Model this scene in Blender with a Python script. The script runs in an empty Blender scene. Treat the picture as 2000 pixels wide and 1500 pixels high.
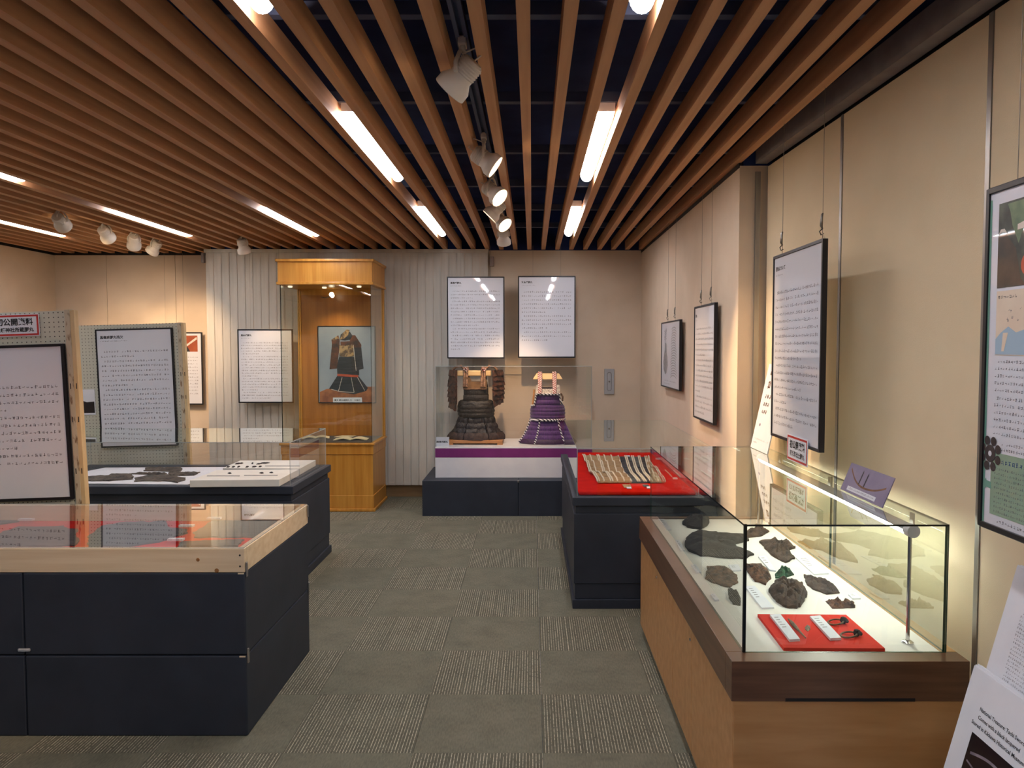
import bpy, bmesh, math, random
from mathutils import Vector, Matrix, noise as mnoise

# ------------------------------------------------------------------ camera, world, exposure
SC = bpy.context.scene
COL = SC.collection
EYE = 1.58                       # camera height above the carpet
FPX, PCX, PCY = 1500.0, 1039.0, 750.0
PITCH = math.atan(71 / 1500.0)
cd = bpy.data.cameras.new('camera')
cam = bpy.data.objects.new('camera', cd)
COL.objects.link(cam)
cd.sensor_width = 36.0
cd.lens = 27.0
cd.shift_x = -39 / 2000.0
cam.location = (0, 0, EYE)
cam.rotation_euler = (math.pi / 2 - PITCH, 0, 0)
cd.clip_start = 0.02
SC.camera = cam

SC.view_settings.view_transform = 'Standard'
SC.view_settings.look = 'None'
SC.view_settings.gamma = 1.0
SC.view_settings.use_curve_mapping = False
SC.view_settings.exposure = 1.25
SC.cycles.max_bounces = 10
SC.cycles.diffuse_bounces = 5
SC.cycles.glossy_bounces = 5
SC.cycles.transparent_max_bounces = 40
SC.cycles.caustics_reflective = False
SC.cycles.caustics_refractive = False
SC.cycles.sample_clamp_indirect = 4.0

W = bpy.data.worlds.new('world')
SC.world = W
W.use_nodes = True
W.node_tree.nodes['Background'].inputs['Color'].default_value = (0.02, 0.02, 0.025, 1)
W.node_tree.nodes['Background'].inputs['Strength'].default_value = 0.3

TUBE_L = 15.5        # fluorescent diffuser brightness
TUBE_C = (0.90, 0.96, 1.05)
SPOT_W = 55.0        # watts of one track spotlight
SPOT_C = (1.0, 0.66, 0.36)

# ------------------------------------------------------------------ pixel -> place (on a known plane)
_c, _s = math.cos(PITCH), math.sin(PITCH)
def _ray(x, y):
    u = (x - PCX) / FPX; v = (PCY - y) / FPX
    return Vector((u, _c + v * _s, -_s + v * _c))
def onz(x, y, z):
    r = _ray(x, y); t = (z - EYE) / r.z
    return Vector((r.x * t, r.y * t, z))
def onx(x, y, X):
    r = _ray(x, y); t = X / r.x
    return Vector((X, r.y * t, EYE + r.z * t))

# ------------------------------------------------------------------ materials
def lin(c):
    f = lambda v: v / 12.92 if v <= 0.04045 else ((v + 0.055) / 1.055) ** 2.4
    return tuple(f(v / 255.0) for v in c) + (1.0,)

MATS = {}
def newmat(name):
    m = bpy.data.materials.new(name); m.use_nodes = True
    MATS[name] = m
    nt = m.node_tree
    return m, nt, nt.nodes['Principled BSDF']
def N(nt, t, **kw):
    n = nt.nodes.new(t)
    for k, v in kw.items(): setattr(n, k, v)
    return n
def coords(nt, scale=(1, 1, 1)):
    tc = N(nt, 'ShaderNodeTexCoord'); mp = N(nt, 'ShaderNodeMapping')
    mp.inputs['Scale'].default_value = scale
    nt.links.new(tc.outputs['Object'], mp.inputs['Vector'])
    return mp.outputs['Vector']
def mat(name, c1, c2=None, rough=0.6, metal=0.0, scale=(8, 8, 8), nscale=1.0, detail=4.0, bump=0.0, bscale=None, coat=0.0, spec=0.5, ramp=(0.35, 0.65), sheen=0.0, crough=0.03):
    m, nt, b = newmat(name)
    b.inputs['Roughness'].default_value = rough
    b.inputs['Metallic'].default_value = metal
    b.inputs['Specular IOR Level'].default_value = spec
    b.inputs['Coat Weight'].default_value = coat
    b.inputs['Coat Roughness'].default_value = crough
    b.inputs['Sheen Weight'].default_value = sheen
    v = coords(nt, scale)
    no = N(nt, 'ShaderNodeTexNoise'); no.inputs['Scale'].default_value = nscale; no.inputs['Detail'].default_value = detail
    nt.links.new(v, no.inputs['Vector'])
    cr = N(nt, 'ShaderNodeValToRGB')
    cr.color_ramp.elements[0].position, cr.color_ramp.elements[1].position = ramp
    cr.color_ramp.elements[0].color = lin(c1)
    cr.color_ramp.elements[1].color = lin(c2 or c1)
    nt.links.new(no.outputs['Fac'], cr.inputs['Fac'])
    nt.links.new(cr.outputs['Color'], b.inputs['Base Color'])
    if bump:
        src = no
        if bscale:
            v2 = coords(nt, bscale)
            src = N(nt, 'ShaderNodeTexNoise'); src.inputs['Scale'].default_value = 1.0; src.inputs['Detail'].default_value = 3.0
            nt.links.new(v2, src.inputs['Vector'])
        bp = N(nt, 'ShaderNodeBump'); bp.inputs['Strength'].default_value = bump; bp.inputs['Distance'].default_value = 0.004
        nt.links.new(src.outputs['Fac'], bp.inputs['Height'])
        nt.links.new(bp.outputs['Normal'], b.inputs['Normal'])
        if coat: nt.links.new(bp.outputs['Normal'], b.inputs['Coat Normal'])
    return m
def emit(name, col, strength):
    m, nt, b = newmat(name)
    b.inputs['Base Color'].default_value = (0.8, 0.8, 0.8, 1)
    b.inputs['Emission Color'].default_value = (*col, 1)
    b.inputs['Emission Strength'].default_value = strength
    return m
def pane_mat(name, tint, ior=1.5, gain=1.55):
    m, nt, b = newmat(name)
    nt.nodes.remove(b)
    out = nt.nodes['Material Output']
    tr = N(nt, 'ShaderNodeBsdfTransparent'); tr.inputs['Color'].default_value = (*tint, 1)
    gl = N(nt, 'ShaderNodeBsdfGlossy'); gl.inputs['Roughness'].default_value = 0.0; gl.inputs['Color'].default_value = (0.95, 1, 0.97, 1)
    fr = N(nt, 'ShaderNodeFresnel'); fr.inputs['IOR'].default_value = ior
    ge = N(nt, 'ShaderNodeNewGeometry')
    inv = N(nt, 'ShaderNodeMath', operation='SUBTRACT'); inv.inputs[0].default_value = 1.0
    nt.links.new(ge.outputs['Backfacing'], inv.inputs[1])
    mu = N(nt, 'ShaderNodeMath', operation='MULTIPLY'); nt.links.new(fr.outputs['Fac'], mu.inputs[0]); nt.links.new(inv.outputs[0], mu.inputs[1])
    mg = N(nt, 'ShaderNodeMath', operation='MULTIPLY', use_clamp=True); mg.inputs[1].default_value = gain; nt.links.new(mu.outputs[0], mg.inputs[0])
    mx = N(nt, 'ShaderNodeMixShader')
    nt.links.new(mg.outputs[0], mx.inputs['Fac']); nt.links.new(tr.outputs[0], mx.inputs[1]); nt.links.new(gl.outputs[0], mx.inputs[2])
    nt.links.new(mx.outputs[0], out.inputs['Surface'])
    return m

mat('wall_cloth', (222, 205, 184), (214, 196, 174), rough=0.92, scale=(3, 3, 3), bump=0.25, bscale=(300, 300, 300), spec=0.2)
mat('wall_panel', (232, 216, 184), (224, 207, 174), rough=0.9, scale=(2, 2, 2), bump=0.2, bscale=(350, 350, 350), spec=0.2)
mat('navy_void', (46, 58, 104), (38, 48, 88), rough=0.85, scale=(4, 4, 4), spec=0.2)
mat('rail_navy', (96, 104, 130), (84, 92, 116), rough=0.7, scale=(4, 4, 4), spec=0.3)
mat('slat_wood', (202, 152, 110), (184, 134, 94), rough=0.6, scale=(30, 1.2, 30), detail=6, spec=0.25, bump=0.05)
mat('fascia', (150, 138, 132), (136, 124, 120), rough=0.7, scale=(10, 10, 10))
mat('black_trim', (24, 22, 24), (18, 17, 19), rough=0.6)
mat('alu', (170, 168, 164), (150, 148, 145), rough=0.35, metal=0.8, scale=(40, 40, 2))
mat('chrome', (205, 205, 208), None, rough=0.12, metal=1.0)
mat('navy_paint', (49, 54, 66), (42, 47, 58), rough=0.55, scale=(5, 5, 5), bump=0.05, bscale=(160, 160, 160), spec=0.35)
mat('pine', (228, 208, 178), (216, 192, 158), rough=0.5, scale=(2, 25, 40), detail=5)
mat('pine_knot', (160, 112, 64), (130, 84, 44), rough=0.5, scale=(80, 80, 80))
mat('honey_wood', (206, 148, 64), (188, 126, 46), rough=0.32, scale=(30, 30, 2), detail=6, spec=0.5)
mat('honey_dark', (176, 116, 50), (160, 100, 40), rough=0.35, scale=(30, 30, 2), detail=6)
mat('case_oak', (196, 150, 100), (180, 132, 82), rough=0.4, scale=(3, 25, 25), detail=6)
mat('case_brown', (110, 78, 56), (88, 60, 42), rough=0.3, scale=(3, 3, 40), detail=5, spec=0.5)
mat('case_rim', (190, 152, 104), (172, 132, 86), rough=0.4, scale=(20, 3, 20))
mat('white_board', (236, 234, 226), (230, 228, 220), rough=0.7)
mat('white_gloss', (228, 228, 232), (222, 222, 228), rough=0.35)
mat('purple_band', (122, 40, 114), (114, 36, 106), rough=0.5)
mat('paper', (222, 226, 236), (216, 220, 231), rough=0.55, coat=0.9, crough=0.02, scale=(2, 2, 2), bump=0.04, bscale=(5, 5, 7))
mat('plain_paper', (228, 231, 238), (222, 225, 233), rough=0.7)
mat('ink', (112, 112, 120), (100, 100, 108), rough=0.6)
mat('ink_dark', (30, 30, 34), None, rough=0.6)
mat('ink_brown', (96, 62, 44), (84, 54, 38), rough=0.6)
mat('ink_blue', (40, 70, 130), None, rough=0.6)
mat('sign_red', (198, 44, 38), (190, 40, 36), rough=0.5)
mat('frame_black', (24, 22, 30), (20, 18, 26), rough=0.35)
mat('red_cloth', (210, 30, 14), (194, 24, 11), rough=1.0, scale=(14, 14, 14), bump=0.12, bscale=(400, 400, 400), spec=0.03)
mat('red_board', (214, 52, 36), (206, 46, 32), rough=0.8, spec=0.2)
mat('rust', (84, 66, 56), (44, 34, 32), rough=0.85, scale=(28, 28, 28), detail=8, bump=0.9, bscale=(90, 90, 90))
mat('rust_warm', (118, 82, 60), (52, 40, 36), rough=0.85, scale=(40, 40, 40), detail=8, bump=0.8, bscale=(120, 120, 120))
mat('iron_dark', (52, 46, 44), (32, 28, 30), rough=0.8, scale=(25, 25, 25), detail=6, bump=0.6, bscale=(80, 80, 80))
mat('verdigris', (50, 96, 70), (36, 52, 42), rough=0.85, scale=(40, 40, 40), bump=0.6, bscale=(120, 120, 120))
mat('bronze', (132, 108, 80), (88, 76, 60), rough=0.6, metal=0.3, scale=(60, 60, 60), bump=0.3)
mat('old_leather', (82, 80, 80), (56, 54, 56), rough=0.85, scale=(6, 40, 20), detail=6, bump=0.4, bscale=(30, 160, 60))
mat('lacquer_frag', (98, 86, 76), (50, 42, 40), rough=0.8, scale=(18, 18, 18), detail=8, bump=0.6, bscale=(90, 90, 90))
mat('spot_white', (222, 212, 198), (214, 204, 190), rough=0.4, scale=(6, 6, 6))
mat('blind_fabric', (204, 199, 190), (196, 191, 182), rough=0.85, scale=(30, 30, 3), bump=0.1, bscale=(300, 300, 300), spec=0.2)
mat('base_tan', (158, 128, 92), (146, 116, 82), rough=0.5, scale=(3, 30, 30))
mat('grey_plate', (176, 178, 182), (170, 172, 176), rough=0.45)
mat('post_cream', (222, 196, 152), (206, 178, 132), rough=0.55, scale=(20, 20, 6))
mat('post_worn', (196, 184, 160), (120, 90, 62), rough=0.7, scale=(60, 60, 18), detail=6, ramp=(0.55, 0.68))
mat('hook_metal', (140, 135, 128), (110, 105, 98), rough=0.3, metal=0.9, scale=(90, 90, 90))
mat('wire', (150, 140, 126), None, rough=0.5, metal=0.4)
mat('shelf_grey', (86, 78, 72), (78, 70, 66), rough=0.8)
mat('book_paper', (238, 222, 186), (228, 208, 166), rough=0.8)
mat('scale_black', (54, 44, 36), (24, 21, 21), rough=0.5, scale=(60, 60, 60), detail=7, bump=1.0, bscale=(110, 110, 60), ramp=(0.3, 0.7))
mat('scale_edge', (76, 54, 40), (48, 36, 30), rough=0.6, scale=(60, 60, 60), bump=0.5)
mat('breast_leather', (140, 104, 64), (104, 74, 46), rough=0.55, scale=(16, 16, 16), detail=6, bump=0.3)
mat('sode_brown', (92, 54, 38), (40, 29, 28), rough=0.6, scale=(18, 18, 30), detail=5, bump=0.5, bscale=(60, 60, 60), ramp=(0.4, 0.6))
mat('purple_lace', (84, 30, 112), (52, 16, 76), rough=0.65, scale=(120, 120, 8), detail=3, bump=0.7, bscale=(170, 170, 20), sheen=0.4)
mat('purple_dark', (70, 34, 74), (44, 22, 52), rough=0.6, scale=(100, 100, 20), bump=0.5)
mat('hide_white', (228, 218, 204), (176, 160, 150), rough=0.7, scale=(80, 80, 80), ramp=(0.45, 0.6))
mat('stand_wood', (232, 198, 146), (220, 182, 126), rough=0.45, scale=(3, 30, 30))
mat('stand_dark', (186, 132, 80), (168, 114, 64), rough=0.45, scale=(3, 30, 30))
mat('strap_brown', (150, 112, 84), (86, 58, 44), rough=0.7, scale=(60, 60, 60), ramp=(0.4, 0.6))
mat('tan_lame', (176, 142, 98), (150, 116, 76), rough=0.75, scale=(16, 60, 40), detail=5, bump=0.5, bscale=(30, 120, 60))
mat('dark_lame', (52, 48, 52), (36, 33, 38), rough=0.7, scale=(60, 20, 40), detail=5, bump=0.5, bscale=(120, 40, 60))
mat('cord_white', (226, 214, 190), (206, 190, 160), rough=0.8, scale=(80, 80, 80))
mat('photo_grey', (156, 168, 180), (140, 152, 166), rough=0.4, coat=0.5, scale=(3, 3, 3))
mat('photo_table', (176, 112, 72), (130, 78, 58), rough=0.5, scale=(12, 12, 12))
mat('photo_dark', (54, 58, 66), (38, 42, 50), rough=0.5, scale=(8, 8, 40))
mat('photo_gold', (176, 146, 104), (92, 74, 60), rough=0.5, scale=(30, 30, 30), ramp=(0.45, 0.6))
mat('photo_brown', (110, 64, 44), (52, 44, 46), rough=0.5, scale=(14, 14, 20))
mat('photo_red', (196, 92, 60), (176, 70, 48), rough=0.5)
mat('photo_light', (214, 206, 196), None, rough=0.5)
mat('photo_rust', (168, 84, 44), (146, 66, 34), rough=0.5)
mat('photo_violet', (142, 132, 158), (126, 116, 146), rough=0.4, scale=(9, 9, 9))
mat('photo_bow', (136, 92, 56), (92, 62, 48), rough=0.5, scale=(20, 20, 20))
mat('photo_night', (26, 20, 30), (18, 14, 22), rough=0.3, coat=0.4)
mat('photo_steel', (150, 140, 150), (110, 100, 112), rough=0.4, scale=(30, 30, 30))
mat('print_green', (148, 176, 152), (140, 168, 146), rough=0.5, coat=0.6)
mat('print_teal', (112, 160, 144), None, rough=0.5)
mat('print_forest', (78, 92, 82), (42, 48, 48), rough=0.45, scale=(14, 14, 14), detail=5, coat=0.6)
mat('print_leaf', (126, 146, 112), (90, 112, 88), rough=0.5, scale=(20, 20, 20))
mat('print_cream', (230, 216, 196), (222, 204, 184), rough=0.5, coat=0.6)
mat('print_sea', (160, 186, 206), None, rough=0.5)
mat('print_crest', (66, 56, 58), (54, 46, 48), rough=0.4)
mat('print_umber', (88, 74, 62), (60, 54, 50), rough=0.5, scale=(12, 12, 12), coat=0.6)
mat('line_grey', (120, 122, 124), (150, 150, 152), rough=0.5, scale=(40, 40, 40))
mat('glass_edge', (14, 74, 56), (8, 40, 32), rough=0.2, scale=(3, 3, 3))
mat('glass_edge_dark', (12, 20, 22), None, rough=0.15)
mat('acrylic_edge', (176, 182, 184), (160, 168, 170), rough=0.2, scale=(3, 3, 3))
pane_mat('glass', (0.965, 0.985, 0.965))
pane_mat('acrylic', (0.985, 0.985, 0.985), ior=1.49)
emit('tube_light', TUBE_C, TUBE_L)
emit('case_tube', (0.97, 1.0, 0.88), 14.0)
emit('spot_lens', (1.0, 0.80, 0.55), 12.0)
emit('glint_glow', (1.0, 0.86, 0.62), 0.6)  # faint emission imitating glints in the cabinet top, no lamp
emit('small_lamp', (1.0, 0.86, 0.62), 3.5)

def peg_mat():
    m, nt, b = newmat('pegboard')
    b.inputs['Roughness'].default_value = 0.7
    tc = N(nt, 'ShaderNodeTexCoord'); sp = N(nt, 'ShaderNodeSeparateXYZ'); nt.links.new(tc.outputs['Object'], sp.inputs[0])
    d = []
    for ax in ('X', 'Z'):
        a = N(nt, 'ShaderNodeMath', operation='DIVIDE'); a.inputs[1].default_value = 0.0255; nt.links.new(sp.outputs[ax], a.inputs[0])
        f = N(nt, 'ShaderNodeMath', operation='FRACT'); nt.links.new(a.outputs[0], f.inputs[0])
        s = N(nt, 'ShaderNodeMath', operation='SUBTRACT'); s.inputs[1].default_value = 0.5; nt.links.new(f.outputs[0], s.inputs[0])
        p = N(nt, 'ShaderNodeMath', operation='POWER'); p.inputs[1].default_value = 2.0; nt.links.new(s.outputs[0], p.inputs[0])
        d.append(p)
    s = N(nt, 'ShaderNodeMath', operation='ADD'); nt.links.new(d[0].outputs[0], s.inputs[0]); nt.links.new(d[1].outputs[0], s.inputs[1])
    g = N(nt, 'ShaderNodeMath', operation='GREATER_THAN'); g.inputs[1].default_value = 0.0165; nt.links.new(s.outputs[0], g.inputs[0])
    mx = N(nt, 'ShaderNodeMix', data_type='RGBA'); nt.links.new(g.outputs[0], mx.inputs['Factor'])
    mx.inputs['A'].default_value = lin((78, 74, 66)); mx.inputs['B'].default_value = lin((200, 200, 184))
    nt.links.new(mx.outputs['Result'], b.inputs['Base Color'])
    bp = N(nt, 'ShaderNodeBump'); bp.inputs['Strength'].default_value = 0.6; bp.inputs['Distance'].default_value = 0.003
    nt.links.new(g.outputs[0], bp.inputs['Height']); nt.links.new(bp.outputs['Normal'], b.inputs['Normal'])
peg_mat()

def carpet(name, striped):
    m, nt, b = newmat(name)
    b.inputs['Roughness'].default_value = 0.95
    b.inputs['Specular IOR Level'].default_value = 0.1
    oi = N(nt, 'ShaderNodeObjectInfo')
    v = coords(nt, (1, 1, 1))
    off = N(nt, 'ShaderNodeVectorMath', operation='ADD'); nt.links.new(v, off.inputs[0]); nt.links.new(oi.outputs['Location'], off.inputs[1])
    n1 = N(nt, 'ShaderNodeTexNoise'); n1.inputs['Scale'].default_value = 160.0; n1.inputs['Detail'].default_value = 3.0
    mp = N(nt, 'ShaderNodeMapping'); mp.inputs['Scale'].default_value = (1.0, 0.22, 1.0); nt.links.new(off.outputs[0], mp.inputs['Vector']); nt.links.new(mp.outputs[0], n1.inputs['Vector'])
    n2 = N(nt, 'ShaderNodeTexNoise'); n2.inputs['Scale'].default_value = 7.0; nt.links.new(off.outputs[0], n2.inputs['Vector'])
    cr = N(nt, 'ShaderNodeValToRGB'); cr.color_ramp.elements[0].position = 0.3; cr.color_ramp.elements[1].position = 0.72
    cr.color_ramp.elements[0].color = lin((101, 98, 84)); cr.color_ramp.elements[1].color = lin((129, 125, 108))
    ad = N(nt, 'ShaderNodeMath', operation='MULTIPLY_ADD'); ad.inputs[1].default_value = 0.4; nt.links.new(n2.outputs['Fac'], ad.inputs[0])
    mm = N(nt, 'ShaderNodeMath', operation='MULTIPLY'); mm.inputs[1].default_value = 0.6; nt.links.new(n1.outputs['Fac'], mm.inputs[0]); nt.links.new(mm.outputs[0], ad.inputs[2])
    nt.links.new(ad.outputs[0], cr.inputs['Fac'])
    col = cr.outputs['Color']; hgt = n1.outputs['Fac']
    if striped:
        sp = N(nt, 'ShaderNodeSeparateXYZ'); nt.links.new(off.outputs[0], sp.inputs[0])
        # stripe edge wanders a little with y
        w = N(nt, 'ShaderNodeTexNoise', noise_dimensions='1D'); w.inputs['Scale'].default_value = 70.0; nt.links.new(sp.outputs['X'], w.inputs['W'])
        a = N(nt, 'ShaderNodeMath', operation='MULTIPLY'); a.inputs[1].default_value = 2 * math.pi / 0.0126; nt.links.new(sp.outputs['X'], a.inputs[0])
        s = N(nt, 'ShaderNodeMath', operation='SINE'); nt.links.new(a.outputs[0], s.inputs[0])
        t = N(nt, 'ShaderNodeMath', operation='MULTIPLY_ADD'); t.inputs[1].default_value = 0.9; nt.links.new(w.outputs['Fac'], t.inputs[0]); t.inputs[2].default_value = -0.45
        u = N(nt, 'ShaderNodeMath', operation='ADD'); nt.links.new(s.outputs[0], u.inputs[0]); nt.links.new(t.outputs[0], u.inputs[1])
        mr = N(nt, 'ShaderNodeMapRange'); mr.inputs['From Min'].default_value = 0.62; mr.inputs['From Max'].default_value = 0.95; nt.links.new(u.outputs[0], mr.inputs['Value'])
        fl = N(nt, 'ShaderNodeTexNoise'); fl.inputs['Scale'].default_value = 60.0; nt.links.new(off.outputs[0], fl.inputs['Vector'])
        fm = N(nt, 'ShaderNodeMapRange'); fm.inputs['From Min'].default_value = 0.3; fm.inputs['From Max'].default_value = 0.55; nt.links.new(fl.outputs['Fac'], fm.inputs['Value'])
        fx = N(nt, 'ShaderNodeMath', operation='MULTIPLY'); nt.links.new(mr.outputs[0], fx.inputs[0]); nt.links.new(fm.outputs[0], fx.inputs[1])
        mx = N(nt, 'ShaderNodeMix', data_type='RGBA'); nt.links.new(fx.outputs[0], mx.inputs['Factor'])
        dk = N(nt, 'ShaderNodeMix', data_type='RGBA', blend_type='MULTIPLY'); dk.inputs['Factor'].default_value = 1.0; dk.inputs['B'].default_value = (0.74, 0.74, 0.74, 1); nt.links.new(col, dk.inputs['A'])
        nt.links.new(dk.outputs['Result'], mx.inputs['A']); mx.inputs['B'].default_value = lin((192, 184, 160))
        col = mx.outputs['Result']
    nt.links.new(col, b.inputs['Base Color'])
    bp = N(nt, 'ShaderNodeBump'); bp.inputs['Strength'].default_value = 0.5; bp.inputs['Distance'].default_value = 0.003
    nt.links.new(hgt, bp.inputs['Height']); nt.links.new(bp.outputs['Normal'], b.inputs['Normal'])
carpet('carpet_plain', False)
carpet('carpet_striped', True)

def rope_mat(name, c1, c2, freq=55.0):
    m, nt, b = newmat(name)
    b.inputs['Roughness'].default_value = 0.7
    v = coords(nt)
    wv = N(nt, 'ShaderNodeTexWave', bands_direction='DIAGONAL'); wv.inputs['Scale'].default_value = freq / 3.0; wv.inputs['Distortion'].default_value = 0.6
    nt.links.new(v, wv.inputs['Vector'])
    cr = N(nt, 'ShaderNodeValToRGB'); cr.color_ramp.elements[0].position = 0.42; cr.color_ramp.elements[1].position = 0.58
    cr.color_ramp.elements[0].color = lin(c1); cr.color_ramp.elements[1].color = lin(c2)
    nt.links.new(wv.outputs['Fac'], cr.inputs['Fac']); nt.links.new(cr.outputs['Color'], b.inputs['Base Color'])
rope_mat('rope_bw', (30, 28, 44), (232, 228, 232))
rope_mat('rope_red', (150, 60, 48), (226, 210, 206), 70)

# ------------------------------------------------------------------ mesh building
class MB:
    def __init__(s): s.v = []; s.f = []; s.m = []
    def add(s, vs, fs, mi=0):
        o = len(s.v); s.v += [Vector(p) for p in vs]
        for f in fs: s.f.append([i + o for i in f]); s.m.append(mi)
    def box(s, x0, x1, y0, y1, z0, z1, mi=0, thin=None):
        vs = [(x0, y0, z0), (x1, y0, z0), (x1, y1, z0), (x0, y1, z0), (x0, y0, z1), (x1, y0, z1), (x1, y1, z1), (x0, y1, z1)]
        fs = [(0, 3, 2, 1), (4, 5, 6, 7), (0, 1, 5, 4), (2, 3, 7, 6), (3, 0, 4, 7), (1, 2, 6, 5)]
        if thin is None: s.add(vs, fs, mi)
        else:
            big = {'z': (0, 1), 'y': (2, 3), 'x': (4, 5)}[thin]
            o = len(s.v); s.v += [Vector(p) for p in vs]
            for k, f in enumerate(fs): s.f.append([i + o for i in f]); s.m.append(0 if k in big else 1)
        return s
    def prism(s, pts, z0, z1, mi=0):
        a = sum(pts[i][0] * pts[(i + 1) % len(pts)][1] - pts[(i + 1) % len(pts)][0] * pts[i][1] for i in range(len(pts)))
        if a < 0: pts = pts[::-1]
        n = len(pts)
        vs = [(p[0], p[1], z0) for p in pts] + [(p[0], p[1], z1) for p in pts]
        s.add(vs, [tuple(range(n - 1, -1, -1)), tuple(range(n, 2 * n))] + [(i, (i + 1) % n, n + (i + 1) % n, n + i) for i in range(n)], mi)
        return s
    def tube(s, pts, r, n=8, mi=0, caps=True):
        pts = [Vector(p) for p in pts]; rs = r if isinstance(r, (list, tuple)) else [r] * len(pts)
        o = len(s.v); up = None
        for i, p in enumerate(pts):
            d = (pts[min(i + 1, len(pts) - 1)] - pts[max(i - 1, 0)]).normalized()
            if up is None: up = d.orthogonal().normalized()
            a = (up - d * up.dot(d))
            a = a.normalized() if a.length > 1e-6 else d.orthogonal().normalized()
            up = a; b = d.cross(a)
            for k in range(n):
                t = 2 * math.pi * k / n
                s.v.append(p + (a * math.cos(t) + b * math.sin(t)) * rs[i])
        for i in range(len(pts) - 1):
            for k in range(n):
                s.f.append([o + i * n + k, o + i * n + (k + 1) % n, o + (i + 1) * n + (k + 1) % n, o + (i + 1) * n + k]); s.m.append(mi)
        if caps:
            s.f.append([o + k for k in range(n - 1, -1, -1)]); s.m.append(mi)
            e = o + (len(pts) - 1) * n
            s.f.append([e + k for k in range(n)]); s.m.append(mi)
        return s
    def lathe(s, prof, mtx=Matrix.Identity(4), n=24, mi=0, closed=True):
        o = len(s.v)
        for (r, z) in prof:
            for k in range(n):
                t = 2 * math.pi * k / n
                s.v.append(mtx @ Vector((r * math.cos(t), r * math.sin(t), z)))
        for i in range(len(prof) - 1):
            for k in range(n):
                s.f.append([o + i * n + k, o + i * n + (k + 1) % n, o + (i + 1) * n + (k + 1) % n, o + (i + 1) * n + k]); s.m.append(mi)
        if closed:
            s.f.append([o + k for k in range(n - 1, -1, -1)]); s.m.append(mi)
            e = o + (len(prof) - 1) * n
            s.f.append([e + k for k in range(n)]); s.m.append(mi)
        return s
    def flat(s, pts, y, mi=0):
        """polygon in the local x-z plane, facing -y"""
        a = sum(pts[i][0] * pts[(i + 1) % len(pts)][1] - pts[(i + 1) % len(pts)][0] * pts[i][1] for i in range(len(pts)))
        if a < 0: pts = pts[::-1]
        s.add([(p[0], y, p[1]) for p in pts], [tuple(range(len(pts)))], mi)
        return s
    def rect(s, x0, x1, z0, z1, y, mi=0): return s.flat([(x0, z0), (x1, z0), (x1, z1), (x0, z1)], y, mi)
    def disc(s, x, z, rx, rz, y, mi=0, n=20):
        return s.flat([(x + rx * math.cos(2 * math.pi * k / n), z + rz * math.sin(2 * math.pi * k / n)) for k in range(n)], y, mi)
    def band(s, cx, cy, z0, z1, r0, r1, sq=0.7, a0=0.0, a1=2 * math.pi, n=40, bulge=0.008, th=0.006, mi=0, rows=5, jit=0.0):
        """elliptical band: radius r0 at z0 to r1 at z1 (x radius; y radius = sq * x), a bulging lame"""
        full = abs(a1 - a0) > 6.28
        o = len(s.v); m = n if full else n + 1
        for side in (0, 1):
            for j in range(rows + 1):
                t = j / rows
                r = r0 + (r1 - r0) * t + bulge * math.sin(math.pi * t) - side * th
                for k in range(m):
                    a = a0 + (a1 - a0) * k / n
                    q = Vector((math.cos(a) * 9, math.sin(a) * 9, z0 * 40 + t))
                    rr = r + jit * mnoise.noise(q); dz = 0.6 * jit * mnoise.noise(q * 0.6 + Vector((7, 1, 0)))
                    s.v.append(Vector((cx + rr * math.cos(a), cy + rr * sq * math.sin(a), z0 + (z1 - z0) * t + dz)))
        L = (rows + 1) * m
        q = n if full else n
        for j in range(rows):
            for k in range(q):
                k2 = (k + 1) % m
                s.f.append([o + j * m + k, o + j * m + k2, o + (j + 1) * m + k2, o + (j + 1) * m + k]); s.m.append(mi)
                s.f.append([o + L + j * m + k, o + L + (j + 1) * m + k, o + L + (j + 1) * m + k2, o + L + j * m + k2]); s.m.append(mi)
        for k in range(q):
            k2 = (k + 1) % m
            s.f.append([o + k, o + L + k, o + L + k2, o + k2]); s.m.append(mi)
            e = rows * m
            s.f.append([o + e + k, o + e + k2, o + L + e + k2, o + L + e + k]); s.m.append(mi)
        if not full:
            for k in (0, m - 1):
                for j in range(rows):
                    f = [o + j * m + k, o + (j + 1) * m + k, o + L + (j + 1) * m + k, o + L + j * m + k]
                    s.f.append(f if k == 0 else f[::-1]); s.m.append(mi)
        return s

ROOTM = {}
def rootm(o):
    while o.parent is not None: o = o.parent
    return ROOTM.get(o.name, Matrix.Identity(4))
def obj(name, mb, mats, parent=None, world=True, smooth=False, bevel=0.0, loc=None, wn=False):
    """link the collected shapes as one mesh object; world=True means vertices were given in room coordinates"""
    me = bpy.data.meshes.new(name)
    vs = mb.v
    if parent is not None and world:
        inv = rootm(parent).inverted(); vs = [inv @ v for v in vs]
    elif loc is not None and parent is None:
        L = Vector(loc); vs = [v - L for v in vs]
    me.from_pydata([tuple(v) for v in vs], [], mb.f)
    if not isinstance(mats, (list, tuple)): mats = [mats]
    for m in mats: me.materials.append(MATS[m])
    me.polygons.foreach_set('material_index', mb.m)
    if bevel:
        bm = bmesh.new(); bm.from_mesh(me)
        bmesh.ops.remove_doubles(bm, verts=bm.verts, dist=1e-6)
        es = [e for e in bm.edges if len(e.link_faces) == 2 and e.calc_face_angle(0) > 0.5]
        bmesh.ops.bevel(bm, geom=es, offset=bevel, segments=2, affect='EDGES', profile=0.5)
        bm.to_mesh(me); bm.free()
    if smooth:
        me.polygons.foreach_set('use_smooth', [True] * len(me.polygons))
        me.set_sharp_from_angle(angle=math.radians(40))
    me.update()
    o = bpy.data.objects.new(name, me); COL.objects.link(o)
    if parent is not None: o.parent = parent
    elif loc is not None: o.location = loc; ROOTM[o.name] = Matrix.Translation(loc)
    return o
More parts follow.
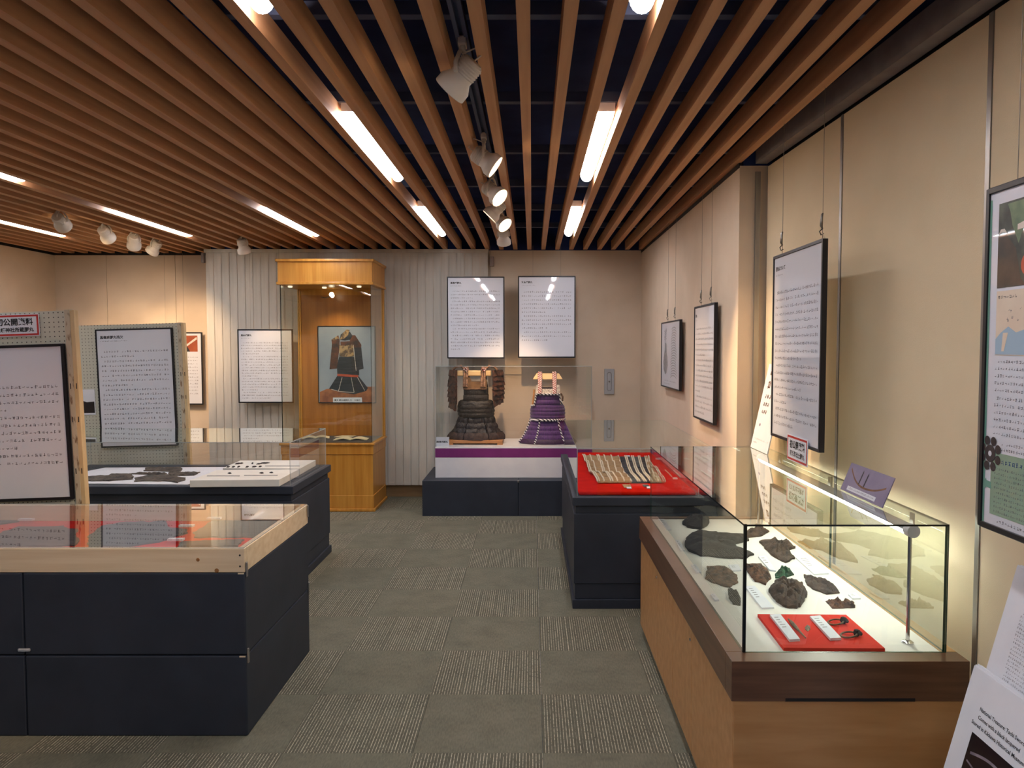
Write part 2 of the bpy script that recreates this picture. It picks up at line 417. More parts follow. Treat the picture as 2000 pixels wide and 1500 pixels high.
def tag(o, label, cat, group=None, kind=None):
    if label: o['label'] = label
    if cat: o['category'] = cat
    if group: o['group'] = group
    if kind: o['kind'] = kind
    return o
def thing(name, label, cat, loc=(0, 0, 0), rotz=0.0, group=None, mtx=None):
    o = bpy.data.objects.new(name, None); COL.objects.link(o)
    o.empty_display_size = 0.1
    M = mtx if mtx is not None else Matrix.Translation(loc) @ Matrix.Rotation(rotz, 4, 'Z')
    o.matrix_world = M
    ROOTM[o.name] = M.copy()
    return tag(o, label, cat, group)
def struct(name, mb, mats, label, cat, parent=None, **kw):
    o = obj(name, mb, mats, parent, **kw)
    if parent is None: tag(o, label, cat, kind='structure')
    return o
def copy_tree(o, M):
    c = o.copy(); COL.objects.link(c); c.matrix_world = M; ROOTM[c.name] = M.copy()
    for ch in list(o.children):
        d = ch.copy(); COL.objects.link(d); d.parent = c
        for g in list(ch.children):
            e = g.copy(); COL.objects.link(e); e.parent = d
    return c

def font_into(mb, body, size, x, z, y, mi=0, bold=0.0, sx=1.0):
    cu = bpy.data.curves.new('lettering', 'FONT'); cu.body = body; cu.size = size; cu.offset = bold; cu.resolution_u = 2
    t = bpy.data.objects.new('lettering', cu); COL.objects.link(t)
    me = bpy.data.meshes.new_from_object(t.evaluated_get(bpy.context.evaluated_depsgraph_get()))
    o = len(mb.v)
    mb.v += [Vector((x + v.co.x * sx, y, z + v.co.y)) for v in me.vertices]
    for p in me.polygons: mb.f.append([i + o for i in p.vertices]); mb.m.append(mi)
    bpy.data.objects.remove(t); bpy.data.curves.remove(cu); bpy.data.meshes.remove(me)
def glyph(mb, x, z, s, y, rng, mi=0):
    """one small printed character too fine to read: a few strokes inside its cell"""
    t = s * 0.1
    dense = rng.random() < 0.5
    nh, nv = (rng.randint(2, 3), rng.randint(1, 2)) if dense else (1, rng.randint(0, 1))
    for k in range(nh):
        zz = z + s * (0.12 + 0.76 * (k + rng.random() * 0.5) / max(nh, 1))
        a = x + s * rng.uniform(0.05, 0.3); b = x + s * rng.uniform(0.6, 0.92)
        mb.flat([(a, zz), (b, zz + s * rng.uniform(-0.06, 0.1)), (b, zz + t), (a, zz + t)], y, mi)
    for k in range(nv):
        xx = x + s * rng.uniform(0.15, 0.75)
        a = z + s * rng.uniform(0.02, 0.25); b = z + s * rng.uniform(0.65, 0.95)
        mb.flat([(xx, a), (xx + t, a), (xx + t + s * rng.uniform(-0.08, 0.08), b), (xx + s * 0.02, b)], y, mi)
    if not dense:
        xx = x + s * rng.uniform(0.25, 0.6); zz = z + s * rng.uniform(0.1, 0.4)
        mb.flat([(xx, zz), (xx + t, zz), (xx + s * 0.28, zz + s * 0.3), (xx + s * 0.2, zz + s * 0.34)], y, mi)
def textblock(mb, x0, x1, ztop, nlines, pitch, s, y, seed, ends=(), mi=0):
    rng = random.Random(seed)
    for i in range(nlines):
        n = int((x1 - x0) / (s * 1.04))
        st = 1 if (i == 0 or (i - 1) in ends) else 0
        stop = int(n * rng.uniform(0.2, 0.7)) if i in ends else n
        for k in range(st, stop):
            if rng.random() < 0.03: continue
            glyph(mb, x0 + k * s * 1.04, ztop - i * pitch - s, s, y, rng, mi)

# ------------------------------------------------------------------ room measures
SLAT_Z = 2.605
XR_FAR = 1.15                     # right wall, far stretch
def xr_near(y): return 1.297 + 0.036 * (4.30 - y)   # right wall, near stretch of movable panels
Y_BACK, Y_BACKL, X_LEFT, Y_REAR, Z_TOP = 8.12, 8.42, -5.2, -2.6, 3.05

# ------------------------------------------------------------------ floor with carpet tiles
fl = tag(obj('floor', MB().box(X_LEFT - 0.3, 1.9, Y_REAR - 0.2, 8.7, -0.08, -0.006), 'rail_navy'), 'grey-green carpet tile floor in striped and plain squares', 'floor', kind='structure')
T = 0.507
def tile_mesh(name, m):
    me_o = obj(name, MB().box(-T / 2 + 0.0006, T / 2 - 0.0006, -T / 2 + 0.0006, T / 2 - 0.0006, -0.006, 0.0), m)
    return me_o
kinds = [tile_mesh('carpet_tile', 'carpet_plain'), tile_mesh('carpet_tile', 'carpet_striped')]
first = [True, True]
for i in range(-11, 4):
    for j in range(-2, 11):
        x = 0.042 + T * (i + 0.5); y = 2.925 + T * (j + 0.5)
        if x - T / 2 < X_LEFT - 0.2: continue
        k = (i + j) % 2
        # row j=0 spans y 2.92-3.43: striped where i is even (the tile right of the seam at x=0.042)
        k = 1 if (i + j) % 2 == 0 else 0
        if first[k]: o = kinds[k]; first[k] = False
        else:
            o = kinds[k].copy(); COL.objects.link(o)
        o.location = (x, y, 0); o.parent = fl

# ------------------------------------------------------------------ walls
wb = struct('wall_back', MB().box(-3.42, 1.9, Y_BACK, Y_BACK + 0.15, -0.05, 2.60), 'wall_cloth', 'beige cloth wall behind the armour display', 'wall')
obj('upper_band', MB().box(-3.42, 1.9, Y_BACK, Y_BACK + 0.15, 2.60, Z_TOP), 'navy_void', wb)
wbl = struct('wall_back_left', MB().box(X_LEFT - 0.2, -3.40, Y_BACKL + 0.02, Y_BACKL + 0.2, -0.05, Z_TOP), 'black_trim', 'beige panelled wall beyond the pegboards', 'wall')
for a, b in ((-5.20, -4.64), (-4.636, -3.89), (-3.886, -3.42)):
    obj('wall_panel', MB().box(a, b, Y_BACKL, Y_BACKL + 0.03, 0, 2.585), 'wall_cloth', wbl)
obj('return_face', MB().box(-3.425, -3.40, Y_BACK, Y_BACKL + 0.02, 0, 2.6), 'wall_cloth', wbl)
wl = struct('wall_left', MB().box(X_LEFT - 0.2, X_LEFT - 0.02, Y_REAR, Y_BACKL + 0.1, -0.05, Z_TOP), 'black_trim', 'beige panelled side wall beyond the pegboards', 'wall')
y = Y_BACKL
while y > Y_REAR:
    y2 = max(Y_REAR, y - 1.0)
    obj('wall_panel', MB().box(X_LEFT - 0.03, X_LEFT, y2 + 0.004, y, 0, 2.585), 'wall_cloth', wl); y = y2
wrear = struct('wall_rear', MB().box(X_LEFT - 0.2, 2.0, Y_REAR - 0.15, Y_REAR, -0.05, Z_TOP), 'wall_cloth', 'plain beige wall at the entrance end', 'wall')
wr = struct('wall_right_far', MB().box(XR_FAR, 1.9, 4.30, Y_BACK, -0.05, 2.585), 'wall_cloth', 'beige wall stretch with projecting end behind the red cloth case', 'wall')
obj('upper_band', MB().box(XR_FAR + 0.02, 1.9, 4.30, Y_BACK, 2.585, Z_TOP), 'navy_void', wr)
obj('top_trim', MB().box(XR_FAR - 0.004, XR_FAR + 0.01, 4.302, Y_BACK, 2.575, 2.60), 'black_trim', wr)  # thin black trim along the top of the wall
wn = struct('wall_right_near', MB().prism([(xr_near(4.30) + 0.03, 4.298), (xr_near(Y_REAR) + 0.03, Y_REAR), (xr_near(Y_REAR) + 0.3, Y_REAR), (xr_near(4.3) + 0.4, 4.298)], -0.05, Z_TOP), 'black_trim', 'cream movable wall panels with aluminium joint strips beside the glass case', 'wall')
seams = [4.285, 3.34, 2.33, 1.32, 0.31, -0.70, -1.71, Y_REAR]
for a, b in zip(seams[:-1], seams[1:]):
    obj('wall_panel', MB().prism([(xr_near(a), a - 0.012), (xr_near(b), b + 0.012), (xr_near(b) + 0.04, b + 0.012), (xr_near(a) + 0.04, a - 0.012)], 0, 2.575), 'wall_panel', wn)
for a in seams[1:-1]:
    x = xr_near(a)
    obj('joint_strip', MB().box(x - 0.004, x + 0.03, a - 0.011, a + 0.011, 0, 2.575), 'alu', wn)
obj('joint_strip', MB().box(1.235, 1.262, 4.284, 4.299, 0, 2.55), 'alu', wn)
obj('fascia_rail', MB().prism([(1.235, 4.295), (xr_near(Y_REAR) - 0.045, Y_REAR), (xr_near(Y_REAR) + 0.02, Y_REAR), (1.30, 4.295)], 2.595, 2.70), 'fascia', wn)
obj('upper_band', MB().prism([(1.25, 4.295), (xr_near(Y_REAR) - 0.03, Y_REAR), (xr_near(Y_REAR) + 0.02, Y_REAR), (1.30, 4.295)], 2.70, Z_TOP), 'navy_void', wn)
bb = struct('baseboard_back', MB().box(-3.40, 1.15, Y_BACK - 0.035, Y_BACK, 0, 0.12), 'base_tan', 'low tan skirting under the vertical blinds', 'baseboard', bevel=0.003)

# ------------------------------------------------------------------ ceiling: navy void, carriers, timber slats
ce = tag(obj('ceiling', MB().box(X_LEFT - 0.2, 1.95, Y_REAR - 0.1, 8.7, Z_TOP, Z_TOP + 0.1), 'navy_void'), 'dark navy ceiling void hung with long timber slats', 'ceiling', kind='structure')
PITCHX = 0.146
slat0 = None
for i in range(-35, 9):
    x = -0.027 + PITCHX * i
    y1 = 8.40 if x < -3.45 else 8.10
    key = y1
    m = MB().box(-0.0215, 0.0215, Y_REAR + 0.02, y1, SLAT_Z, SLAT_Z + 0.09)
    if slat0 is None: slat0 = {}
    if key not in slat0:
        o = obj('ceiling_slat', m, 'slat_wood', None); slat0[key] = o
    else:
        o = slat0[key].copy(); COL.objects.link(o)
    o.parent = ce; o.location = (x, 0, 0)
y = -1.9
while y < 8.1:
    obj('carrier_rail', MB().box(X_LEFT, 1.2, y - 0.02, y + 0.02, SLAT_Z + 0.09, SLAT_Z + 0.135), 'rail_navy', ce); y += 0.91

# fluorescent fittings between the slats
def ceiling_light(x, yc, label, L=1.29):
    t = thing('ceiling_light', label, 'light', (x, yc, 2.70), group='fluorescent lights between the ceiling slats')
    obj('housing', MB().box(-0.042, 0.042, -L / 2, L / 2, -0.045, 0.0), 'white_gloss', t, world=False, bevel=0.004)
    mb = MB(); prof = []
    for k in range(9):
        a = math.pi * k / 8
        prof.append((0.038 * math.cos(a), -0.047 - 0.046 * math.sin(a)))
    o = 0
    for yy, sc in ((-L / 2 + 0.01, 0.35), (-L / 2 + 0.012, 0.8), (-L / 2 + 0.025, 1.0), (L / 2 - 0.025, 1.0), (L / 2 - 0.012, 0.8), (L / 2 - 0.01, 0.35)):
        for (px, pz) in prof: mb.v.append(Vector((px * sc, yy, -0.047 + (pz + 0.047) * sc)))
    for r in range(5):
        for k in range(8):
            mb.f.append([r * 9 + k, r * 9 + k + 1, (r + 1) * 9 + k + 1, (r + 1) * 9 + k]); mb.m.append(0)
    mb.f.append(list(range(9))[::-1]); mb.m.append(0)
    mb.f.append([45 + k for k in range(9)]); mb.m.append(0)
    obj('diffuser', mb, 'tube_light', t, world=False, smooth=True)
gx = lambda k: 0.046 + PITCHX * k
LIGHTS = [(2, 4.20), (2, 6.55), (2, 1.80), (-6, 4.20), (-6, 6.55), (-6, 1.80), (-14, 6.55), (-22, 4.20), (-22, 6.55), (-30, 6.55), (-30, 4.20), (-22, 1.80), (2, -0.6), (-6, -0.6), (-22, -0.6)]
where = {(2, 6.55): 'lit ceiling tube above the purple armour', (2, 4.2): 'lit ceiling tube above the red cloth case',
         (2, 1.8): 'lit ceiling tube above the near end of the aisle', (-6, 6.55): 'lit ceiling tube just in front of the two hanging text panels',
         (-6, 4.2): 'lit ceiling tube over the aisle beside the front pine-topped case', (-6, 1.8): 'lit ceiling tube ahead of the pine-topped case',
         (-14, 6.55): 'lit ceiling tube in front of the tall honey-wood cabinet', (-22, 6.55): 'lit ceiling tube above the rear pegboard',
         (-22, 4.2): 'lit ceiling tube above the red-signed pegboard', (-30, 6.55): 'lit ceiling tube in the corner of the panelled walls',
         (2, -0.6): 'lit ceiling tube at the entrance wall in line with the glass showcase', (-6, -0.6): 'lit ceiling tube at the entrance wall beside the lighting rail over the aisle',
         (-22, -0.6): 'lit ceiling tube at the entrance wall in line with the pegboards', (-22, 1.8): 'lit ceiling tube between the entrance wall and the red-signed pegboard',
         (-30, 4.2): 'lit ceiling tube along the panelled side wall level with the red-signed pegboard'}
for k, yc in LIGHTS:
    ceiling_light(gx(k), yc, where.get((k, yc), 'lit ceiling tube over the entrance end of the room'))

# ------------------------------------------------------------------ track and spotlights
def rail(x, y0, y1, label):
    t = thing('lighting_rail', label, 'rail', (x, y0, 2.70), group='lighting rails in the ceiling')
    obj('channel', MB().box(x - 0.022, x - 0.008, y0, y1, 2.665, 2.70).box(x + 0.008, x + 0.022, y0, y1, 2.665, 2.70).box(x - 0.022, x + 0.022, y0, y1, 2.688, 2.70), 'rail_navy', t)
rail(-0.246, -2.0, 7.9, 'dark lighting rail between slats above the aisle')
rail(-3.604, 1.0, 8.2, 'dark lighting rail above the rear pegboard and panelled wall')
rail(-2.728, 1.0, 7.9, 'dark lighting rail above the text panel on the blinds')
def spot(x, y, aim, label, watts=1.0, size=48, drop=0.13, lens=True):
    t = thing('track_spotlight', label, 'spotlight', (x, y, 2.675), group='white track spotlights')
    p = Vector((0, 0, -drop)); d = (Vector(aim) - Vector((x, y, 2.675 - drop))).normalized()
    obj('adapter', MB().box(-0.014, 0.014, -0.03, 0.03, -0.03, -0.004).tube([(0, 0, -0.03), (0, 0, -0.05)], 0.012, 10), 'spot_white', t, world=False, bevel=0.002)
    side = d.cross(Vector((0, 0, 1)))
    side = side.normalized() if side.length > 0.05 else Vector((1, 0, 0))
    mb = MB()
    for s in (-1, 1):
        mb.tube([(0, 0, -0.045), Vector((0, 0, -0.055)) + side * 0.02 * s, p + side * 0.05 * s + Vector((0, 0, 0.03)), p + side * 0.05 * s], 0.0075, 6)
    mb.tube([p - side * 0.053, p + side * 0.053], 0.006, 8)
    obj('yoke', mb, 'spot_white', t, world=False, smooth=True)
    q = d.to_track_quat('Z', 'Y').to_matrix().to_4x4()
    M = Matrix.Translation(p) @ q
    mb = MB().lathe([(0.0, -0.062), (0.034, -0.062), (0.042, -0.054), (0.043, 0.012), (0.056, 0.032), (0.061, 0.04), (0.062, 0.072), (0.0595, 0.074), (0.057, 0.07), (0.052, 0.05), (0.02, 0.035), (0.0, 0.035)], M, 24, closed=False)
    obj('housing', mb, 'spot_white', t, world=False, smooth=True)
    mb = MB()
    for s in range(5): mb.lathe([(0.0435, -0.05 + s * 0.010), (0.0455, -0.048 + s * 0.010), (0.0455, -0.045 + s * 0.010), (0.0435, -0.043 + s * 0.010)], M, 20, closed=False)
    obj('cooling_rib', mb, 'spot_white', t, world=False)
    obj('lens', MB().lathe([(0.0, 0.056), (0.03, 0.056), (0.042, 0.053), (0.03, 0.05), (0.0, 0.05)], M, 20, closed=False), 'spot_lens', t, world=False)
    mb = MB()
    pts = [Vector((0, 0, -0.05)) + side * 0.01, Vector((0, 0, -0.07)) - d * 0.06 + side * 0.03, p - d * 0.095 + side * 0.012, p - d * 0.062]
    obj('cable', mb.tube(pts, 0.003, 6), 'spot_white', t, world=False, smooth=True)
    ld = bpy.data.lights.new('spot_beam', 'SPOT'); ld.energy = SPOT_W * watts; ld.color = SPOT_C
    ld.spot_size = math.radians(size); ld.spot_blend = 0.75; ld.shadow_soft_size = 0.03
    lo = bpy.data.objects.new('spot_beam', ld); COL.objects.link(lo); lo.parent = t
    lo.matrix_local = Matrix.Translation(p + d * 0.08) @ d.to_track_quat('-Z', 'Y').to_matrix().to_4x4()
spot(-0.246, 2.77, (-2.1, 3.6, 0.75), 'white track spotlight turned to the pine-topped case', 0.8)
spot(-0.246, 3.98, (1.28, 3.95, 1.45), 'white track spotlight lighting the text panel above the glass case', 0.7, size=40)
spot(-0.246, 4.80, (1.24, 3.95, 1.15), 'white track spotlight lighting the white board at the end of the glass case', 0.9, size=36)
spot(-0.246, 5.40, (-2.0, 5.5, 0.7), 'white track spotlight turned to the case of white boards', 0.6)
spot(-0.246, 5.85, (1.15, 4.85, 1.05), 'white track spotlight lighting the text panel on the far wall stretch', 0.9, size=42)
spot(-0.246, 6.70, (-0.2, 7.65, 1.05), 'white track spotlight turned down onto the two suits of armour', 0.9)
spot(-3.604, 5.92, (-4.1, 8.42, 1.5), 'white track spotlight in front of the corner ceiling tube', 0.5)
spot(-3.604, 6.54, (-3.7, 8.42, 1.35), 'white track spotlight second along the rail above the rear pegboard', 0.9)
spot(-3.604, 7.01, (-4.4, 8.42, 1.4), 'white track spotlight third along the rail above the rear pegboard', 0.4)
spot(-3.604, 7.40, (-4.9, 7.9, 1.1), 'white track spotlight at the wall end of the rail above the rear pegboard', 0.4)
spot(-2.728, 7.30, (-2.62, 7.92, 1.25), 'single white track spotlight over the text panel on the blinds', 0.35, size=46)

# ------------------------------------------------------------------ vertical blinds
vb = thing('vertical_blind', 'pale grey vertical blinds covering the back wall window', 'blinds', (-1.92, 8.03, 0.13))
obj('head_rail', MB().box(-3.40, -0.45, 8.01, 8.06, 2.565, 2.60), 'blind_fabric', vb)
obj('end_bracket', MB().box(-3.425, -3.40, 8.0, 8.05, 2.46, 2.56), 'fascia', vb)
obj('end_bracket', MB().box(-0.44, -0.40, 8.06, 8.115, 2.43, 2.53), 'fascia', vb)
va = MB(); n = 6; wv = 0.0795
rot = Matrix.Rotation(math.radians(-3), 4, 'Z')
for zz in (0.135, 2.565):
    for k in range(n + 1):
        u = -wv / 2 + wv * k / n
        va.v.append(rot @ Vector((u, 0.0008 * (1 - (2 * u / wv) ** 2), zz)))
for zz in (0.135, 2.565):
    for k in range(n + 1):
        u = -wv / 2 + wv * k / n
        va.v.append(rot @ Vector((u, 0.0012 + 0.0008 * (1 - (2 * u / wv) ** 2), zz)))
m1 = n + 1
for k in range(n):
    va.f.append([k, k + 1, m1 + k + 1, m1 + k]); va.m.append(0)
    va.f.append([2 * m1 + k + 1, 2 * m1 + k, 3 * m1 + k, 3 * m1 + k + 1]); va.m.append(0)
vane0 = None
x = -3.35; q = 0
while x < -0.47:
    if vane0 is None:
        vane0 = obj('vane', va, 'blind_fabric', vb, world=False)
        o = vane0
    else:
        o = vane0.copy(); COL.objects.link(o); o.parent = vb
    o.location = (x + 1.92, 0, -0.13)
    x += 0.0815; q += 1
for i in range(q):
    xx = -3.35 + i * 0.0815
    if -1.5 < xx < -1.0 or True:
        if i == 0:
            w0 = obj('bottom_weight', MB().box(-0.036, 0.036, -0.004, 0.004, 0.0, 0.03), 'blind_fabric', vb, world=False); ww = w0
        else:
            ww = w0.copy(); COL.objects.link(ww); ww.parent = vb
        ww.location = (xx + 1.92, 0.0, 0.004); ww.rotation_euler = (0, 0, math.radians(-5))

# ------------------------------------------------------------------ posters
def place(x, y, z, rotz=0.0, tilt=0.0):
    return Matrix.Translation((x, y, z)) @ Matrix.Rotation(rotz, 4, 'Z') @ Matrix.Rotation(tilt, 4, 'Y')
RIGHT = -math.pi / 2
def poster(name, label, M, w, h, draw, fw=0.012, th=0.022, sheet='paper', mats=None, cat='poster', group=None, wires=(), hooks=False):
    """origin: bottom centre of the back; front faces local -y"""
    t = thing(name, label, cat, mtx=M, group=group)
    a = w / 2
    fr = MB()
    fr.box(-a, -a + fw, -th, 0, 0, h).box(a - fw, a, -th, 0, 0, h).box(-a + fw, a - fw, -th, 0, 0, fw).box(-a + fw, a - fw, -th, 0, h - fw, h)
    obj('frame', fr, 'frame_black', t, world=False, bevel=0.0015)
    obj('sheet', MB().box(-a + fw, a - fw, -th + 0.005, -0.002, fw, h - fw), sheet, t, world=False)
    pm = MB(); draw(pm, a, h, -th + 0.0042)
    if pm.f: obj('print', pm, mats or ['ink', 'ink_dark'], t, world=False)['kind'] = 'stuff'
    for (x, ztop) in wires:
        obj('wire', MB().tube([(x, -0.008, h), (x, -0.008, ztop - M.translation.z)], 0.0011, 5), 'wire', t, world=False)
        if hooks:
            hk = MB(); z0 = h + 0.055
            hk.tube([(x, -0.008, z0 + 0.05), (x, -0.012, z0 + 0.04), (x, -0.014, z0), (x, -0.008, z0 - 0.012)], [0.003, 0.0055, 0.0055, 0.003], 8)
            hk.tube([(x, -0.008, z0 - 0.01), (x, -0.020, z0 - 0.022), (x, -0.014, z0 - 0.036), (x, -0.004, z0 - 0.03)], 0.0026, 6)
            obj('hook', hk, 'hook_metal', t, world=False, smooth=True)
            obj('hanging_cord', MB().tube([(x, -0.008, z0 - 0.03), (x + (0.03 if x > 0 else -0.01), -0.006, h - 0.004)], 0.0012, 5), 'cord_white', t, world=False)
    return t
def text_draw(title, sub, nl, pitch, s, seed, ends, top=0.13, tsize=0.022, mx=0.035):
    def d(mb, a, h, y):
        if title: font_into(mb, title, tsize, -a + mx, h - 0.06 - tsize * 0.5, y, 1, bold=0.0006)
        if sub:
            rng = random.Random(seed + 5)
            for k in range(sub): glyph(mb, -a + mx + k * 0.0125, h - 0.098, 0.011, y, rng, 0)
        textblock(mb, -a + mx, a - mx, h - top, nl, pitch, s, y, seed, ends)
    return d
# the two over the armour
poster('hanging_text_panel', 'hanging white text panel with a full page of print above the black armour', place(-0.569, 7.82, 1.471), 0.582, 0.825,
       text_draw('黒韋威胴丸', 9, 18, 0.0345, 0.0185, 11, (2, 10, 17), top=0.135), wires=((-0.15, 2.61), (0.15, 2.61)), group='text panels hung over the armour')
poster('hanging_text_panel', 'hanging white text panel with blank lower third above the purple armour', place(0.150, 7.82, 1.478), 0.582, 0.825,
       text_draw('紫糸威胴丸', 11, 13, 0.0405, 0.0195, 12, (5, 9, 12), top=0.15), wires=((-0.14, 2.61), (0.14, 2.61)), group='text panels hung over the armour')
# on the blinds
poster('hanging_text_panel', 'white text panel hung on the vertical blinds beside the tall cabinet', place(-2.743, 7.925, 1.011), 0.568, 0.758,
       text_draw('黒糸威胴丸', 8, 21, 0.0285, 0.016, 13, (4, 12, 17, 20), top=0.13), wires=((-0.15, 2.61), (0.15, 2.61)))
# on the panelled wall, half hidden by the rear pegboard
def draw_photo(mb, a, h, y):
    mb.rect(-a + 0.04, a - 0.05, h - 0.21, h - 0.035, y, 2)
    mb.flat([(a - 0.20, h - 0.155), (a - 0.06, h - 0.05), (a - 0.055, h - 0.075), (a - 0.19, h - 0.17)], y - 0.0003, 3)
    mb.flat([(a - 0.30, h - 0.21), (a - 0.16, h - 0.155), (a - 0.13, h - 0.21)], y - 0.0003, 1)
    textblock(mb, -a + 0.04, a - 0.04, h - 0.26, 13, 0.036, 0.018, y, 14, (12,))
poster('hanging_text_panel', 'text panel with a red-brown photo half hidden by the rear pegboard', place(-3.875, 8.36, 0.961), 0.594, 0.785, draw_photo, mats=['ink', 'ink_dark', 'photo_rust', 'photo_light'], wires=((0.1, 2.60), (-0.1, 2.60)))
# right wall, far stretch
def draw_line_art(mb, a, h, y):
    pts = [(-0.30, 0.15), (-0.23, 0.105), (-0.15, 0.12), (-0.105, 0.18), (-0.12, 0.25), (-0.155, 0.29), (-0.165, 0.36), (-0.235, 0.37), (-0.25, 0.30), (-0.30, 0.25), (-0.315, 0.20)]
    mb.flat(pts, y, 2)
    rng = random.Random(3)
    for k in range(12): glyph(mb, -0.28 + 0.04 * (k % 3), 0.385 + 0.022 * (k // 3), 0.04, y, rng, 0)
    for k in range(20):
        z = 0.07 + k * 0.0205; r = 0.14 - 0.0022 * k; cx_ = 0.15 + 0.012 * math.sin(k * 0.8)
        for s in range(9):
            a0 = -1.2 + s * 0.27
            mb.flat([(cx_ + r * math.sin(a0), z + r * 0.25 * math.cos(a0)), (cx_ + r * math.sin(a0 + 0.27), z + r * 0.25 * math.cos(a0 + 0.27)),
                     (cx_ + r * math.sin(a0 + 0.27), z + 0.007 + r * 0.25 * math.cos(a0 + 0.27)), (cx_ + r * math.sin(a0), z + 0.007 + r * 0.25 * math.cos(a0))], y, 2)
    textblock(mb, -0.28, 0.28, 0.065, 2, 0.024, 0.014, y, 31, (1,))
poster('hanging_drawing', 'small framed grey line drawing hung by the corner on the far wall stretch', place(1.128, 6.18, 1.252, RIGHT), 0.82, 0.54, draw_line_art, mats=['ink', 'ink_dark', 'line_grey'], wires=((-0.16, 2.60), (0.16, 2.60)), hooks=True, fw=0.010)
poster('hanging_text_panel', 'text panel hung between the line drawing and the projecting wall end', place(1.128, 4.965, 1.105, RIGHT), 0.585, 0.75,
       text_draw('胴丸', 3, 17, 0.0345, 0.018, 15, (5, 12, 16), top=0.14), wires=((-0.13, 2.60), (0.15, 2.60)), hooks=True)
# right wall, near: text panel and map poster
poster('hanging_text_panel', 'large text panel hung from the slats above the glass case', place(1.162, 3.345, 1.163, RIGHT), 0.622, 0.845,
       text_draw('胴丸について', 8, 19, 0.0335, 0.018, 16, (9, 13, 15, 18), top=0.165), wires=((-0.22, 2.63), (0.27, 2.66)), hooks=True)
def draw_map(mb, a, h, y):
    L = lambda px, py: ((1.952 - a) - onx(px, py, 1.145).y + 0, onx(px, py, 1.145).z - 1.126)
    mb.rect(-a + 0.012, -a + 0.022, 0.012, h - 0.03, y, 2)                      # teal side strip
    mb.rect(-a + 0.05, a - 0.02, 0.60, h - 0.045, y, 3)                         # picture: dark forest ground
    yy = y - 0.0003
    mb.flat([(-a + 0.085, h - 0.05), (-a + 0.16, h - 0.05), (-a + 0.15, 0.74), (-a + 0.13, 0.70), (-a + 0.105, 0.745), (-a + 0.095, 0.78)], yy, 4)
    mb.flat([(-a + 0.05, 0.725), (-a + 0.08, 0.73), (-a + 0.12, 0.69), (-a + 0.14, 0.62), (-a + 0.16, 0.60), (-a + 0.05, 0.60)], yy, 10)
    mb.flat([(-a + 0.05, 0.727), (-a + 0.06, 0.742), (-a + 0.075, 0.742), (-a + 0.088, 0.728), (-a + 0.075, 0.733), (-a + 0.06, 0.734)], yy - 0.0003, 7)
    mb.flat([(-a + 0.125, 0.745), (-a + 0.18, 0.755), (-a + 0.18, 0.735), (-a + 0.125, 0.732)], yy - 0.0003, 7)
    mb.disc(-a + 0.160, 0.648, 0.018, 0.024, yy - 0.0003, 8)
    for k in range(5): mb.disc(-a + 0.2 + 0.07 * k, 0.66 + 0.03 * math.sin(k * 2.1), 0.03, 0.04, yy - 0.0003, 4 if k % 2 else 8)
    mb.rect(-a + 0.05, a - 0.02, 0.435, 0.592, y, 5)                            # map
    mb.flat([(-a + 0.05, 0.437), (a - 0.02, 0.437), (a - 0.02, 0.50), (-a + 0.2, 0.505), (-a + 0.13, 0.49), (-a + 0.10, 0.505), (-a + 0.07, 0.49), (-a + 0.05, 0.475)], yy, 6)
    mb.flat([(-a + 0.075, 0.445), (-a + 0.085, 0.445), (-a + 0.10, 0.49), (-a + 0.08, 0.49)], yy - 0.0003, 5)
    rng = random.Random(9)
    for k in range(7): glyph(mb, -a + 0.055 + k * 0.011, 0.572, 0.011, yy, rng, 1)
    for k in range(16): glyph(mb, -a + rng.uniform(0.06, 0.5), rng.uniform(0.51, 0.565), 0.009, yy, rng, 0)
    textblock(mb, -a + 0.05, a - 0.03, 0.425, 5, 0.0175, 0.010, y, 21, (4,))
    textblock(mb, -a + 0.05, a - 0.03, 0.335, 6, 0.0175, 0.010, y, 22, (5,))
    textblock(mb, -a + 0.075, a - 0.03, 0.224, 2, 0.014, 0.009, y, 23, ())
    mb.rect(-a + 0.045, a - 0.02, 0.04, 0.195, y, 9)
    rng = random.Random(4)
    for k in range(9): glyph(mb, -a + 0.085 + k * 0.0145, 0.168, 0.0145, yy, rng, 11)
    textblock(mb, -a + 0.06, a - 0.03, 0.16, 10, 0.0118, 0.008, yy, 24, (4, 9))
    textblock(mb, -a + 0.06, a - 0.08, 0.033, 1, 0.02, 0.011, y, 25, ())
    mb.flat([(-a + 0.02, 0.118), (-a + 0.028, 0.127), (-a + 0.03, 0.121), (-a + 0.05, 0.119), (-a + 0.05, 0.102), (-a + 0.03, 0.104), (-a + 0.024, 0.10)], yy - 0.0003, 2)
    cx, cz = -a + 0.042, 0.19                                                   # round crest: one disc ringed by eight
    yy -= 0.0006
    mb.disc(cx, cz, 0.022, 0.022, yy, 12); mb.disc(cx, cz, 0.007, 0.007, yy - 0.0003, 13); mb.disc(cx, cz, 0.004, 0.004, yy - 0.0006, 13)
    for k in range(8):
        t = math.pi / 8 + k * math.pi / 4
        mb.disc(cx + 0.034 * math.cos(t), cz + 0.034 * math.sin(t), 0.0115, 0.0115, yy, 12)
poster('hanging_map_poster', 'colour poster with dark picture, map, green text block and round crest', place(1.166, 1.652, 1.126, RIGHT), 0.60, 0.85, draw_map, th=0.024, fw=0.014,
       mats=['ink', 'ink_dark', 'print_teal', 'print_forest', 'print_leaf', 'print_cream', 'print_sea', 'photo_light', 'photo_red', 'print_green', 'print_umber', 'ink_blue', 'print_crest', 'paper'], wires=((-0.2, 2.70), (0.2, 2.70)))

